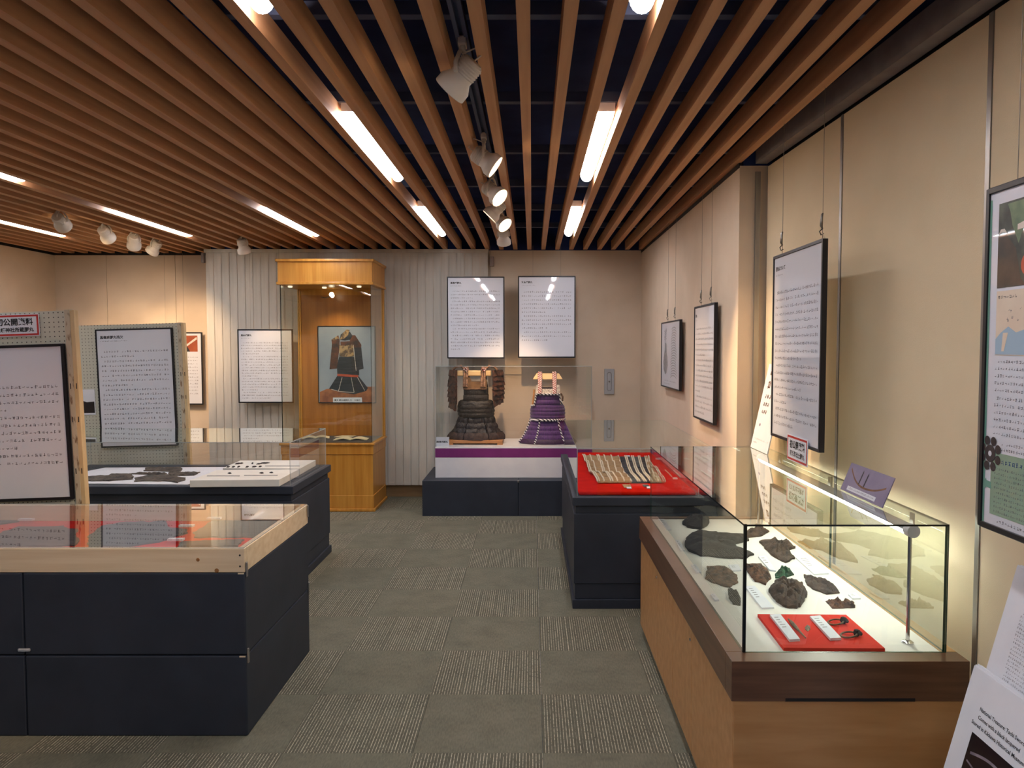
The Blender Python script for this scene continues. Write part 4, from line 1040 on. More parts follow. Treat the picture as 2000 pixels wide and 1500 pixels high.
# photo of a suit of armour inside the cabinet
def draw_armour(mb, a, h, y):
    S = 0.594 / 895.0                     # drawing units (traced from the print) to metres
    def g(px, py): return ((px - 545) * S, (1385 - py) * S * 1.0)
    lay = [0]
    def poly(m, pts):
        lay[0] += 1; mb.flat([g(*p) for p in pts], y - 0.0002 * lay[0], m)
    poly(2, [(118, 1385), (985, 1385), (985, 1130), (860, 1130), (230, 1165), (118, 1215)])
    poly(2, [(118, 1385), (300, 1385), (118, 1260)])
    poly(3, [(395, 960), (720, 960), (870, 1150), (840, 1200), (650, 1250), (420, 1215), (265, 1160)])        # skirt
    poly(3, [(430, 660), (650, 660), (730, 780), (735, 950), (395, 940), (390, 800)])                          # trunk
    poly(4, [(430, 480), (660, 480), (690, 650), (560, 665), (430, 655)])                                      # breast
    poly(5, [(320, 440), (440, 420), (430, 560), (390, 850), (275, 860), (300, 640)])                          # sleeve
    poly(3, [(650, 520), (770, 500), (805, 850), (690, 880), (655, 640)])                                      # sleeve
    poly(5, [(600, 330), (680, 330), (775, 480), (770, 520), (650, 520), (590, 400)])                          # neck guard
    poly(5, [(310, 400), (420, 330), (440, 420), (320, 490)])
    poly(4, [(320, 400), (400, 340), (430, 380), (350, 410)])
    poly(3, [(440, 400), (455, 320), (520, 270), (600, 280), (640, 340), (600, 400), (520, 415)])              # helmet
    poly(4, [(490, 300), (545, 240), (595, 245), (570, 330), (500, 390), (445, 395)])
    poly(5, [(450, 430), (620, 420), (625, 480), (455, 490)])
    poly(6, [(395, 930), (720, 950), (725, 985), (395, 965)])                                                  # sash
    for (p, q_) in (((470, 985), (410, 1205)), ((610, 985), (655, 1220)), ((710, 985), (820, 1190)), ((650, 480), (690, 880)), ((300, 1170), (420, 1205)), ((420, 1205), (650, 1222))):
        n_ = 6
        d = Vector((q_[0] - p[0], q_[1] - p[1])).normalized(); nn = Vector((-d.y, d.x)) * 4
        poly(7, [(p[0] + nn.x, p[1] + nn.y), (p[0] - nn.x, p[1] - nn.y), (q_[0] - nn.x, q_[1] - nn.y), (q_[0] + nn.x, q_[1] + nn.y)])
    for yy in (720, 770, 815, 860, 905): poly(1, [(400, yy), (730, yy + 6), (730, yy + 10), (400, yy + 4)])
    for kk, yy in enumerate((1030, 1080, 1125)): poly(1, [(360 - kk * 35, yy), (760 + kk * 30, yy + 8), (760 + kk * 30, yy + 13), (360 - kk * 35, yy + 5)])
    poly(8, [(325, 1375), (780, 1375), (775, 1298), (325, 1300)])
    lay[0] += 1
    f0 = g(345, 1352); font_into(mb, '重文 黒糸威胴丸 兜・大袖付', 0.0215, f0[0], f0[1], y - 0.0002 * lay[0] - 0.0002, 0, bold=0.0003)
poster('framed_photo', 'framed photo of a dark suit of armour hung inside the tall cabinet', place(-1.912, 7.944, 1.008), 0.596, 0.795, draw_armour, sheet='photo_grey', fw=0.008, th=0.016, cat='photo',
       mats=['ink_dark', 'photo_night', 'photo_table', 'photo_dark', 'photo_gold', 'photo_brown', 'photo_red', 'photo_light', 'plain_paper'])
def open_book(label, x, y, rz, w=0.30, d=0.15):
    t = thing('open_booklet', label, 'book', (x, y, 0.6675), rz, group='open booklets in the tall cabinet')
    for s in (-1, 1):
        mb = MB(); n = 8
        for k in range(n + 1):
            u = k / n; xx = s * u * w / 2; zz = 0.004 + 0.020 * math.sin(math.pi * min(1, u * 1.05)) * (1 - 0.45 * u)
            for yy in (-d / 2, d / 2): mb.v += [Vector((xx, yy, zz)), Vector((xx, yy, 0.0 if u < 0.1 else max(0, zz - 0.007)))]
        for k in range(n):
            a = k * 4; b = a + 4
            for f in ([a, b, b + 2, a + 2], [a + 1, a + 3, b + 3, b + 1], [a, a + 1, b + 1, b], [a + 2, b + 2, b + 3, a + 3]): mb.f.append(f if s > 0 else f[::-1]); mb.m.append(0)
        e = n * 4; mb.f.append([e, e + 1, e + 3, e + 2]); mb.m.append(0)
        obj('page_block', mb, 'book_paper', t, world=False, smooth=True)
open_book('open cream booklet with curled pages at the blinds corner of the cabinet floor', -2.19, 7.74, 0.25, 0.27)
open_book('open cream booklet by the front glass of the cabinet floor', -1.80, 7.62, 0.05, 0.33, 0.16)
slip('loose_page', 'loose cream page lying behind the open booklets', [Vector((-2.02, 7.80, 0.668)), Vector((-1.84, 7.83, 0.668)), Vector((-1.82, 7.92, 0.668)), Vector((-1.97, 7.93, 0.668))], 0.668, 0.003, 'book_paper', 'paper')

# ------------------------------------------------------------------ centre: navy boxes, white plinth, armour under acrylic
for i, (a, b) in enumerate(((-1.029, -0.1295), (-0.1265, 0.773))):
    t = thing('navy_box', ['low navy box under the black armour end of the white plinth', 'low navy box under the purple armour end of the white plinth'][i], 'box', ((a + b) / 2, 7.6, 0), group='navy boxes under the white plinth')
    obj('shell', MB().box(a, b, 7.145, 8.005, 0.0, 0.333), 'navy_paint', t, bevel=0.003)
tag(obj('box_clip', MB().box(-0.137, -0.119, 7.139, 7.155, 0.318, 0.339), 'alu', None, bevel=0.003, loc=(-0.128, 7.145, 0.33)), 'small metal clip joining the low navy boxes under the white plinth', 'clip')
wp = thing('armour_plinth', 'white plinth with purple band and clear cover for two suits of armour', 'display case', (-0.18, 7.66, 0.3335))
wx0, wx1, wy0, wy1 = -0.925, 0.575, 7.31, 8.0
obj('base', MB().box(wx0, wx1, wy0, wy1, 0.3335, 0.530), 'white_gloss', wp, bevel=0.002)
obj('purple_band', MB().box(wx0 - 0.001, wx1 + 0.001, wy0 - 0.001, wy1, 0.530, 0.616), 'purple_band', wp)
obj('top_board', MB().box(wx0, wx1, wy0, wy1, 0.616, 0.632), 'white_gloss', wp, bevel=0.003)
cover(wp, wx0 + 0.004, wx1 - 0.004, wy0 + 0.005, wy1 - 0.005, 0.6325, 1.405)
note('name_card', 'white name card standing in front of the black armour', place(-0.862, 7.36, 0.633), 0.13, 0.088, lambda mb, a, h, y: font_into(mb, '黒韋威胴丸', 0.0215, -0.055, 0.034, y, 0, bold=0.0004), ['ink_dark'], cat='label', th=0.003)

TAU = 2 * math.pi
def armour_common(t, cx, cy, prof, m, n=56, jit=0.0015):
    """stacked lames: prof = list of (z0, z1, r0, r1)"""
    for (z0, z1, r0, r1, sq) in prof: obj('lame', MB().band(cx, cy, z0, z1, r0, r1, sq, n=n, bulge=0.008, th=0.008, jit=jit), m, t, smooth=True)
U = 0.000612
def zz(y, base): return 0.632 + (base - y) * U
# --- black suit
cx, cy = -0.556, 7.63
t = thing('black_armour', 'black and brown laced suit of armour with hanging sleeve guards on wooden stand', 'armour', (cx, cy, 0.632))
obj('stand_board', MB().box(cx - 0.27, cx + 0.27, cy - 0.17, cy + 0.17, 0.645, 0.676), 'stand_dark', t, bevel=0.006)
obj('stand_foot', MB().box(cx - 0.27, cx - 0.215, cy - 0.17, cy + 0.17, 0.632, 0.646), 'stand_dark', t, bevel=0.002)
obj('stand_foot', MB().box(cx + 0.215, cx + 0.27, cy - 0.17, cy + 0.17, 0.632, 0.646), 'stand_dark', t, bevel=0.002)
for xs in (cx - 0.096, cx + 0.078): obj('stand_post', MB().box(xs - 0.009, xs + 0.009, cy - 0.012, cy + 0.012, 0.676, 1.30), 'stand_dark', t, bevel=0.002)
zb_ = lambda y: zz(y, 1390)
armour_common(t, cx, cy, [(zb_(760), zb_(690), 0.180, 0.150, 0.72), (zb_(830), zb_(755), 0.181, 0.178, 0.72), (zb_(895), zb_(825), 0.176, 0.180, 0.72), (zb_(960), zb_(890), 0.170, 0.174, 0.72)], 'scale_black', jit=0.012)
# chest lames cover the front and back only, leaving arm openings
for (y0, y1, hw) in ((695, 605, 0.121), (610, 500, 0.117)):
    for s in (-1, 1):
        mb = MB(); n = 12; z0_, z1_ = zb_(y0), zb_(y1)
        for side in (0, 1):
            for j in range(5):
                tt = j / 4
                for k in range(n + 1):
                    u = -1 + 2 * k / n
                    d = 0.118 * math.sqrt(max(0, 1 - (u * 0.75) ** 2)) + 0.006 * math.sin(math.pi * tt) - side * 0.007
                    mb.v.append(Vector((cx + u * hw, cy + s * d * (0.97 if y0 > 650 else 0.93), z0_ + (z1_ - z0_) * tt)))
        L = 5 * (n + 1)
        for j in range(4):
            for k in range(n):
                a = j * (n + 1) + k
                f1 = [a, a + 1, a + n + 2, a + n + 1]; f2 = [L + a, L + a + n + 1, L + a + n + 2, L + a + 1]
                for f in (f1, f2): mb.f.append(f if s < 0 else f[::-1]); mb.m.append(0)
        for k in range(n):
            mb.f.append([k, L + k, L + k + 1, k + 1]); mb.m.append(0)
            e = 4 * (n + 1); mb.f.append([e + k, e + k + 1, L + e + k + 1, L + e + k]); mb.m.append(0)
        obj('lame', mb, 'scale_black', t, smooth=True)
# breast plate with cut-out neck
def plate(pts, y, th, m, name, parent, cyl=0.0):
    mb = MB()
    n = len(pts); a = sum(pts[i][0] * pts[(i + 1) % n][1] - pts[(i + 1) % n][0] * pts[i][1] for i in range(n))
    if a < 0: pts = pts[::-1]
    vs = [(p[0], y + cyl * (p[0] - cx) ** 2, p[1]) for p in pts] + [(p[0], y + th + cyl * (p[0] - cx) ** 2, p[1]) for p in pts]
    mb.add(vs, [tuple(range(n)), tuple(range(2 * n - 1, n - 1, -1))] + [(i, n + i, n + (i + 1) % n, (i + 1) % n) for i in range(n)])
    return obj(name, mb, m, parent)
bz = zb_
plate([(cx - 0.120, bz(500)), (cx + 0.112, bz(500)), (cx + 0.112, bz(360)), (cx + 0.075, bz(335)), (cx + 0.062, bz(385)), (cx - 0.035, bz(385)), (cx - 0.05, bz(320)), (cx - 0.115, bz(310))], cy - 0.108, 0.008, 'breast_leather', 'breast_plate', t)
obj('stitched_edge', MB().tube([(cx - 0.118, cy - 0.112, bz(505)), (cx, cy - 0.116, bz(505)), (cx + 0.112, cy - 0.112, bz(505))], 0.0055, 8), 'strap_brown', t)
plate([(cx - 0.115, bz(500)), (cx + 0.115, bz(500)), (cx + 0.105, bz(395)), (cx - 0.105, bz(395))], cy + 0.098, 0.008, 'scale_black', 'back_plate', t)
# wooden crossbar over which the straps hang
obj('crossbar', MB().box(cx - 0.185, cx + 0.150, cy - 0.045, cy + 0.045, bz(300), bz(212)), 'stand_wood', t, bevel=0.008)
for xs in (cx - 0.096, cx + 0.078):
    for dx in (-0.014, 0.012):
        pts = [(xs + dx, cy - 0.122, bz(470)), (xs + dx, cy - 0.10, bz(350)), (xs + dx * 0.9, cy - 0.062, bz(280)), (xs + dx, cy - 0.055, bz(210)), (xs + dx, cy, bz(165)), (xs + dx, cy + 0.06, bz(215)), (xs + dx, cy + 0.10, bz(380))]
        obj('shoulder_strap', MB().tube(pts, 0.012, 8), 'strap_brown', t, smooth=True)
    obj('tied_knot', MB().tube([(xs - 0.02, cy - 0.06, bz(200)), (xs, cy - 0.075, bz(170)), (xs + 0.02, cy - 0.06, bz(190)), (xs, cy - 0.07, bz(220))], 0.009, 8), 'rope_red', t, smooth=True)
# hanging sleeve guards, rows of overlapping lames
for s, xa, yt, yb in ((-1, cx - 0.225, 200, 800), (1, cx + 0.212, 205, 735)):
    SM = Matrix.Translation((xa, cy, 0)) @ Matrix.Rotation(math.radians(-s * 26), 4, 'Z')
    def sl(pts): return [SM @ Vector(p) for p in pts]
    mb = MB().box(-0.004, 0.004, -0.095, 0.095, bz(yb) + 0.03, bz(yt)); mb.v = sl(mb.v)
    base = obj('sleeve_guard', mb, 'sode_brown', t)
    nrow = 7
    for k in range(nrow):
        za = bz(yt + (yb - yt) * k / nrow); zc_ = bz(yt + (yb - yt) * (k + 1) / nrow + 16)
        hw = 0.085 + 0.030 * math.sin(math.pi * (k + 1.5) / (nrow + 2)); off = s * (0.010 + 0.012 * math.sin(math.pi * (k + 1) / (nrow + 1)))
        mb = MB(); n = 10
        for side in (0, 1):
            for j in range(4):
                tt = j / 3
                for q in range(n + 1):
                    u = -1 + 2 * q / n
                    wob = 0.010 * mnoise.noise(Vector((u * 2.3, k * 1.7 + tt, s * 3)))
                    hem = (0.014 * mnoise.noise(Vector((u * 4.1, k * 2.9, s))) - (0.03 * (1 - u) / 2 if k == nrow - 1 else 0)) * tt
                    mb.v.append(Vector((off * (0.4 + 0.9 * tt) + wob - s * side * 0.008, u * hw, za + (zc_ - za) * tt + hem)))
        L = 4 * (n + 1)
        fs = []
        for j in range(3):
            for q in range(n):
                a_ = j * (n + 1) + q
                fs += [[a_, a_ + n + 1, a_ + n + 2, a_ + 1], [L + a_, L + a_ + 1, L + a_ + n + 2, L + a_ + n + 1]]
        e = 3 * (n + 1)
        for q in range(n): fs += [[q, q + 1, L + q + 1, L + q], [e + q, L + e + q, L + e + q + 1, e + q + 1]]
        for j in range(3):
            a_, b_ = j * (n + 1), (j + 1) * (n + 1)
            fs += [[a_, L + a_, L + b_, b_], [a_ + n, b_ + n, L + b_ + n, L + a_ + n]]
        for f in fs: mb.f.append(f if s > 0 else f[::-1]); mb.m.append(0)
        mb.v = sl(mb.v)
        obj('sleeve_lame', mb, 'sode_brown', base, smooth=True)
    for dy in (-0.06, 0.0):
        obj('sleeve_cord', MB().tube([(xa, cy + dy, bz(yt)), (xa - s * 0.03, cy - 0.05 + dy * 0.4, bz(150)), (xa - s * 0.08, cy - 0.05, bz(135)), (xa - s * 0.12, cy - 0.05, bz(200))], 0.011, 8), 'strap_brown', t, smooth=True)
# skirt of tassets
def skirt(t, cx, cy, segs, rows, m, edge=None, sq=0.62, gap=0.035, jit=0.002):
    for (a0, a1) in segs:
        g0, g1 = a0 + gap / 2, a1 - gap / 2
        zt_, zbm = rows[0][1], rows[-1][0]
        back = obj('tasset', MB().band(cx, cy, zbm + 0.01, zt_, rows[-1][2] - 0.02, rows[0][3] - 0.01, sq, g0 + 0.02, g1 - 0.02, n=10, bulge=0.0, th=0.004), m, t, smooth=True)
        for i, (z0_, z1_, r0, r1) in enumerate(rows):
            obj('tasset_lame', MB().band(cx, cy, z0_, z1_, r0, r1, sq, g0, g1, n=16, bulge=0.010, th=0.008, jit=jit), edge if (edge and i == len(rows) - 1) else m, back, smooth=True)
F = -math.pi / 2
segs = [(F - 0.42, F + 0.48), (F + 0.48, F + 1.30), (F - 1.24, F - 0.42), (F + 1.30, F + 2.2), (F - 2.14, F - 1.24), (F + 2.2, F + 3.14), (F - 3.14, F - 2.14)]
skirt(t, cx, cy, segs, [(bz(1060), bz(945), 0.192, 0.165), (bz(1150), bz(1050), 0.215, 0.188), (bz(1235), bz(1140), 0.245, 0.212), (bz(1320), bz(1205), 0.285, 0.262)], 'scale_black', 'scale_edge', jit=0.014)
# --- purple suit
cx, cy = 0.156, 7.63
t = thing('purple_armour', 'purple laced suit of armour with white breast and twisted cord waist', 'armour', (cx, cy, 0.632))
pz = lambda y: zz(y, 1372)
for xs in (cx - 0.076, cx + 0.068): obj('stand_post', MB().box(xs - 0.009, xs + 0.009, cy - 0.012, cy + 0.012, 0.632, pz(334)), 'stand_dark', t, bevel=0.002)
mb = MB(); hw0, hw1 = 0.148, 0.112
mb.add([(cx - hw0, cy - 0.05, pz(335)), (cx + hw0, cy - 0.05, pz(335)), (cx + hw0, cy + 0.05, pz(335)), (cx - hw0, cy + 0.05, pz(335)), (cx - hw1, cy - 0.03, pz(240)), (cx + hw1, cy - 0.03, pz(240)), (cx + hw1, cy + 0.03, pz(240)), (cx - hw1, cy + 0.03, pz(240))],
       [(0, 3, 2, 1), (4, 5, 6, 7), (0, 1, 5, 4), (2, 3, 7, 6), (3, 0, 4, 7), (1, 2, 6, 5)])
obj('crossbar', mb, 'stand_wood', t, bevel=0.003)
armour_common(t, cx, cy, [(pz(800), pz(740), 0.168, 0.150, 0.72), (pz(858), pz(796), 0.170, 0.167, 0.72), (pz(914), pz(854), 0.170, 0.170, 0.72), (pz(970), pz(910), 0.168, 0.170, 0.72)], 'purple_lace')
for (y0, y1, hw, sh) in ((748, 662, 0.122, 0.97), (670, 576, 0.112, 0.93)):
    for s in (-1, 1):
        mb = MB(); n = 12; z0_, z1_ = pz(y0), pz(y1)
        for side in (0, 1):
            for j in range(5):
                tt = j / 4
                for k in range(n + 1):
                    u = -1 + 2 * k / n
                    d = 0.112 * math.sqrt(max(0, 1 - (u * 0.75) ** 2)) + 0.010 * math.sin(math.pi * tt) - side * 0.008
                    mb.v.append(Vector((cx + u * hw, cy + s * d * sh, z0_ + (z1_ - z0_) * tt)))
        L = 5 * (n + 1)
        for j in range(4):
            for k in range(n):
                a = j * (n + 1) + k
                for f in ([a, a + 1, a + n + 2, a + n + 1], [L + a, L + a + n + 1, L + a + n + 2, L + a + 1]): mb.f.append(f if s < 0 else f[::-1]); mb.m.append(0)
        for k in range(n):
            mb.f.append([k, L + k, L + k + 1, k + 1]); mb.m.append(0)
            e = 4 * (n + 1); mb.f.append([e + k, e + k + 1, L + e + k + 1, L + e + k]); mb.m.append(0)
        obj('lame', mb, 'purple_lace', t, smooth=True)
plate([(cx - 0.118, pz(580)), (cx + 0.118, pz(580)), (cx + 0.118, pz(430)), (cx + 0.106, pz(415)), (cx + 0.088, pz(420)), (cx + 0.075, pz(480)), (cx - 0.06, pz(480)), (cx - 0.078, pz(430)), (cx - 0.098, pz(415)), (cx - 0.115, pz(430))], cy - 0.110, 0.008, 'hide_white', 'breast_plate', t)
plate([(cx - 0.115, pz(580)), (cx + 0.115, pz(580)), (cx + 0.105, pz(475)), (cx - 0.105, pz(475))], cy + 0.094, 0.008, 'purple_dark', 'back_plate', t)
obj('edge_cord', MB().tube([(cx - 0.118, cy - 0.112, pz(570)), (cx, cy - 0.119, pz(570)), (cx + 0.118, cy - 0.112, pz(570))], 0.009, 8), 'rope_bw', t, smooth=True)
obj('edge_cord', MB().tube([(cx - 0.114, cy - 0.085, pz(570)), (cx - 0.122, cy - 0.09, pz(660)), (cx - 0.135, cy - 0.09, pz(750)), (cx - 0.165, cy - 0.05, pz(755))], 0.008, 8), 'rope_bw', t, smooth=True)
obj('edge_cord', MB().tube([(cx + 0.114, cy - 0.085, pz(580)), (cx + 0.122, cy - 0.09, pz(660)), (cx + 0.142, cy - 0.085, pz(735))], 0.008, 8), 'rope_bw', t, smooth=True)
for xs in (cx - 0.076, cx + 0.068):
    for dx in (-0.012, 0.009):
        pts = [(xs + dx * 0.7, cy - 0.122, pz(560)), (xs + dx * 0.8, cy - 0.108, pz(450)), (xs + dx, cy - 0.07, pz(345)), (xs + dx, cy - 0.055, pz(300)), (xs + dx, cy - 0.036, pz(226)), (xs + dx, cy + 0.036, pz(226)), (xs + dx, cy + 0.09, pz(400))]
        obj('shoulder_strap', MB().tube(pts, 0.0115, 8), 'rope_red', t, smooth=True)
obj('back_cord', MB().tube([(cx - 0.06, cy + 0.085, pz(370)), (cx, cy + 0.08, pz(395)), (cx + 0.06, cy + 0.085, pz(365))], 0.004, 6), 'cord_white', t, smooth=True)
obj('side_tie', MB().tube([(cx - 0.135, cy - 0.03, pz(500)), (cx - 0.138, cy - 0.04, pz(600)), (cx - 0.15, cy - 0.05, pz(740))], 0.009, 8), 'stand_dark', t, smooth=True)
obj('side_tie', MB().tube([(cx + 0.13, cy - 0.03, pz(560)), (cx + 0.15, cy - 0.03, pz(620)), (cx + 0.145, cy - 0.05, pz(680))], 0.009, 8), 'strap_brown', t, smooth=True)
ring = []
for k in range(41):
    a = TAU * k / 40; ring.append((cx + 0.172 * math.cos(a), cy + 0.172 * 0.72 * math.sin(a), pz(985)))
obj('waist_cord', MB().tube(ring, 0.012, 8, caps=False), 'rope_bw', t, smooth=True)
segs = [(F - 0.46, F + 0.62), (F + 0.62, F + 1.45), (F - 1.35, F - 0.46), (F + 1.45, F + 2.3), (F - 2.2, F - 1.35), (F + 2.3, F + 3.14), (F - 3.14, F - 2.2)]
rows = [(pz(1085), pz(1000), 0.187, 0.165), (pz(1160), pz(1075), 0.205, 0.184), (pz(1230), pz(1150), 0.228, 0.202), (pz(1298), pz(1222), 0.256, 0.225), (pz(1366), pz(1290), 0.284, 0.254)]
skirt(t, cx, cy, segs, rows, 'purple_lace', 'purple_dark')
for a in (F - 0.46, F + 0.62, F - 1.35, F + 1.45):
    pts = []
    for (z0_, z1_, r0, r1) in rows:
        for (zq, r) in ((z1_, r1), ((z0_ + z1_) / 2, (r0 + r1) / 2 + 0.012)): pts.append((cx + (r + 0.004) * math.cos(a), cy + 0.62 * (r + 0.004) * math.sin(a), zq))
    pts.append((cx + 0.29 * math.cos(a), cy + 0.62 * 0.29 * math.sin(a), pz(1362)))
    obj('seam_cord', MB().tube(pts, 0.009, 8), 'rope_bw', t, smooth=True)

# ------------------------------------------------------------------ wall plate on the back wall
t = thing('switch_plate', 'grey wall control plate with an oval outline beside the armour plinth', 'switch', (0.816, 8.12, 1.088))
obj('plate', MB().box(0.765, 0.868, 8.100, 8.1195, 1.088, 1.356), 'grey_plate', t, bevel=0.004)
ov = [(0.8165 + 0.022 * math.cos(TAU * k / 32), 8.0985, 1.222 + (0.075 if math.sin(TAU * k / 32) > 0 else -0.075) + 0.022 * math.sin(TAU * k / 32)) for k in range(33)]
obj('oval_ridge', MB().tube(ov, 0.0018, 6), 'hook_metal', t, smooth=True)
obj('button', MB().lathe([(0, 0.0), (0.010, 0.0), (0.009, 0.005), (0, 0.006)], Matrix.Translation((0.8165, 8.100, 1.222)) @ Matrix.Rotation(math.pi / 2, 4, 'X'), 16, closed=False), 'hook_metal', t)

# ------------------------------------------------------------------ glass showcase in front right
gx0, gx1, gy0, gy1 = 0.592, 1.297, 2.232, 4.19
ZS = 0.652
gc = thing('glass_showcase', 'long oak showcase with brown rim and glass box lit by a tube', 'display case', ((gx0 + gx1) / 2, (gy0 + gy1) / 2, 0))
obj('kick_base', MB().box(gx0 + 0.045, gx1, gy0 + 0.03, gy1 - 0.03, 0.0, 0.065), 'black_trim', gc)
obj('carcass', MB().box(gx0 + 0.024, gx1, gy0 + 0.012, gy1 - 0.004, 0.06, 0.530), 'case_oak', gc, bevel=0.001)
ys = [gy0 + 0.012, gy0 + 0.60, gy0 + 0.985, gy0 + 1.37, gy1 - 0.006]
obj('end_panel', MB().box(gx0 + 0.008, gx1, gy0 + 0.002, gy0 + 0.0118, 0.055, 0.531), 'case_oak', gc, bevel=0.001)
for a, b in zip(ys[:-1], ys[1:]):
    d = obj('door', MB().box(gx0 + 0.008, gx0 + 0.0235, a + 0.0015, b - 0.0015, 0.055, 0.531), 'case_oak', gc, bevel=0.0012)
for y in (gy0 + 0.63, gy0 + 1.42):
    obj('lock', MB().lathe([(0, 0), (0.006, 0), (0.005, 0.003), (0, 0.003)], Matrix.Translation((gx0 + 0.008, y, 0.475)) @ Matrix.Rotation(-math.pi / 2, 4, 'Y'), 14, closed=False), 'chrome', gc)
rim = MB()
obj('rim_front', MB().box(gx0, gx1, gy0, gy0 + 0.075, 0.531, ZS), 'case_brown', gc, bevel=0.0015)
obj('rim_back', MB().box(gx0, gx1, gy1 - 0.055, gy1, 0.531, ZS), 'case_brown', gc, bevel=0.0015)
obj('rim_side', MB().box(gx0, gx0 + 0.058, gy0 + 0.0752, gy1 - 0.0552, 0.531, ZS), 'case_brown', gc, bevel=0.0015)
obj('rim_side', MB().box(gx1 - 0.045, gx1, gy0 + 0.0752, gy1 - 0.0552, 0.531, ZS), 'case_rim', gc, bevel=0.0015)
obj('black_strip', MB().box(gx0 + 0.16, gx1 - 0.16, gy0 - 0.0006, gy0 + 0.004, 0.531, 0.541), 'black_trim', gc)  # thin black strip along the lower front of the rim
obj('display_bed', MB().box(gx0 + 0.058, gx1 - 0.045, gy0 + 0.075, gy1 - 0.055, 0.60, ZS - 0.004), 'white_board', gc)
GX0, GX1, GY0, GY1, GZ = 0.642, 1.262, 2.298, 4.140, 1.046
pane(gc, GX0, GX1, GY0, GY0 + 0.008, ZS + 0.0004, GZ - 0.006, 'y')
pane(gc, GX0, GX1, GY1 - 0.006, GY1, ZS + 0.0004, GZ - 0.006, 'y')
pane(gc, GX0, GX0 + 0.008, GY0 + 0.008, GY1 - 0.006, ZS + 0.0004, GZ - 0.006, 'x')
for a, b in ((GY0 + 0.0085, 3.20), (3.203, GY1 - 0.006)):
    pane(gc, GX1 - 0.008, GX1, a, b, ZS + 0.0004, GZ - 0.006, 'x')
pane(gc, GX0, GX1, GY0, GY1, GZ - 0.006, GZ, 'z', 'glass', 'glass_edge_dark')
obj('corner_seal', MB().box(GX0 - 0.0005, GX0 + 0.0085, GY0 - 0.0006, GY0 + 0.0085, ZS + 0.0004, GZ), 'glass_edge_dark', gc)
for y in (2.50, 3.20, 3.85):
    obj('glass_clip', MB().box(GX1 - 0.016, GX1 - 0.0085, y - 0.012, y + 0.012, GZ - 0.05, GZ - 0.007), 'alu', gc, bevel=0.002)
# tube lamp inside the showcase
tl = thing('case_lamp', 'slim tube lamp on chrome posts inside the glass showcase', 'lamp', (1.185, 3.15, ZS))
LX, LZ = 1.192, 1.006
obj('tube', MB().tube([(LX - 0.006, 2.42, LZ - 0.006), (LX - 0.006, 3.95, LZ - 0.006)], 0.011, 14), 'case_tube', tl, smooth=True)
cov = MB(); n = 10
for y in (2.375, 3.98):
    for k in range(n + 1):
        a = math.radians(-20 + 200 * k / n); cov.v.append(Vector((LX + 0.019 * math.cos(a), y, LZ + 0.019 * math.sin(a))))
for y in (2.375, 3.98):
    for k in range(n + 1):
        a = math.radians(-20 + 200 * k / n); cov.v.append(Vector((LX + 0.017 * math.cos(a), y, LZ + 0.017 * math.sin(a))))
for k in range(n):
    cov.f.append([k + 1, k, n + 1 + k, n + 2 + k]); cov.m.append(0)
    q = 2 * (n + 1); cov.f.append([q + k, q + k + 1, q + n + 2 + k, q + n + 1 + k]); cov.m.append(0)
obj('reflector', cov, 'grey_plate', tl, smooth=True)
for y in (2.372, 3.975):
    obj('end_cap', MB().lathe([(0, 0), (0.020, 0), (0.021, 0.004), (0.021, 0.03), (0, 0.03)], Matrix.Translation((LX, y + (0.0 if y < 3 else -0.02), LZ)) @ Matrix.Rotation(-math.pi / 2, 4, 'X'), 20, closed=False), 'white_gloss', tl, smooth=True)
    obj('post', MB().tube([(LX - 0.006, y + 0.012, ZS + 0.004), (LX - 0.006, y + 0.012, LZ - 0.015)], 0.006, 12), 'chrome', tl, smooth=True)
    obj('post_base', MB().lathe([(0, 0), (0.018, 0), (0.018, 0.004), (0.010, 0.009), (0, 0.009)], Matrix.Translation((LX - 0.006, y + 0.012, ZS - 0.0035)), 18, closed=False), 'chrome', tl, smooth=True)

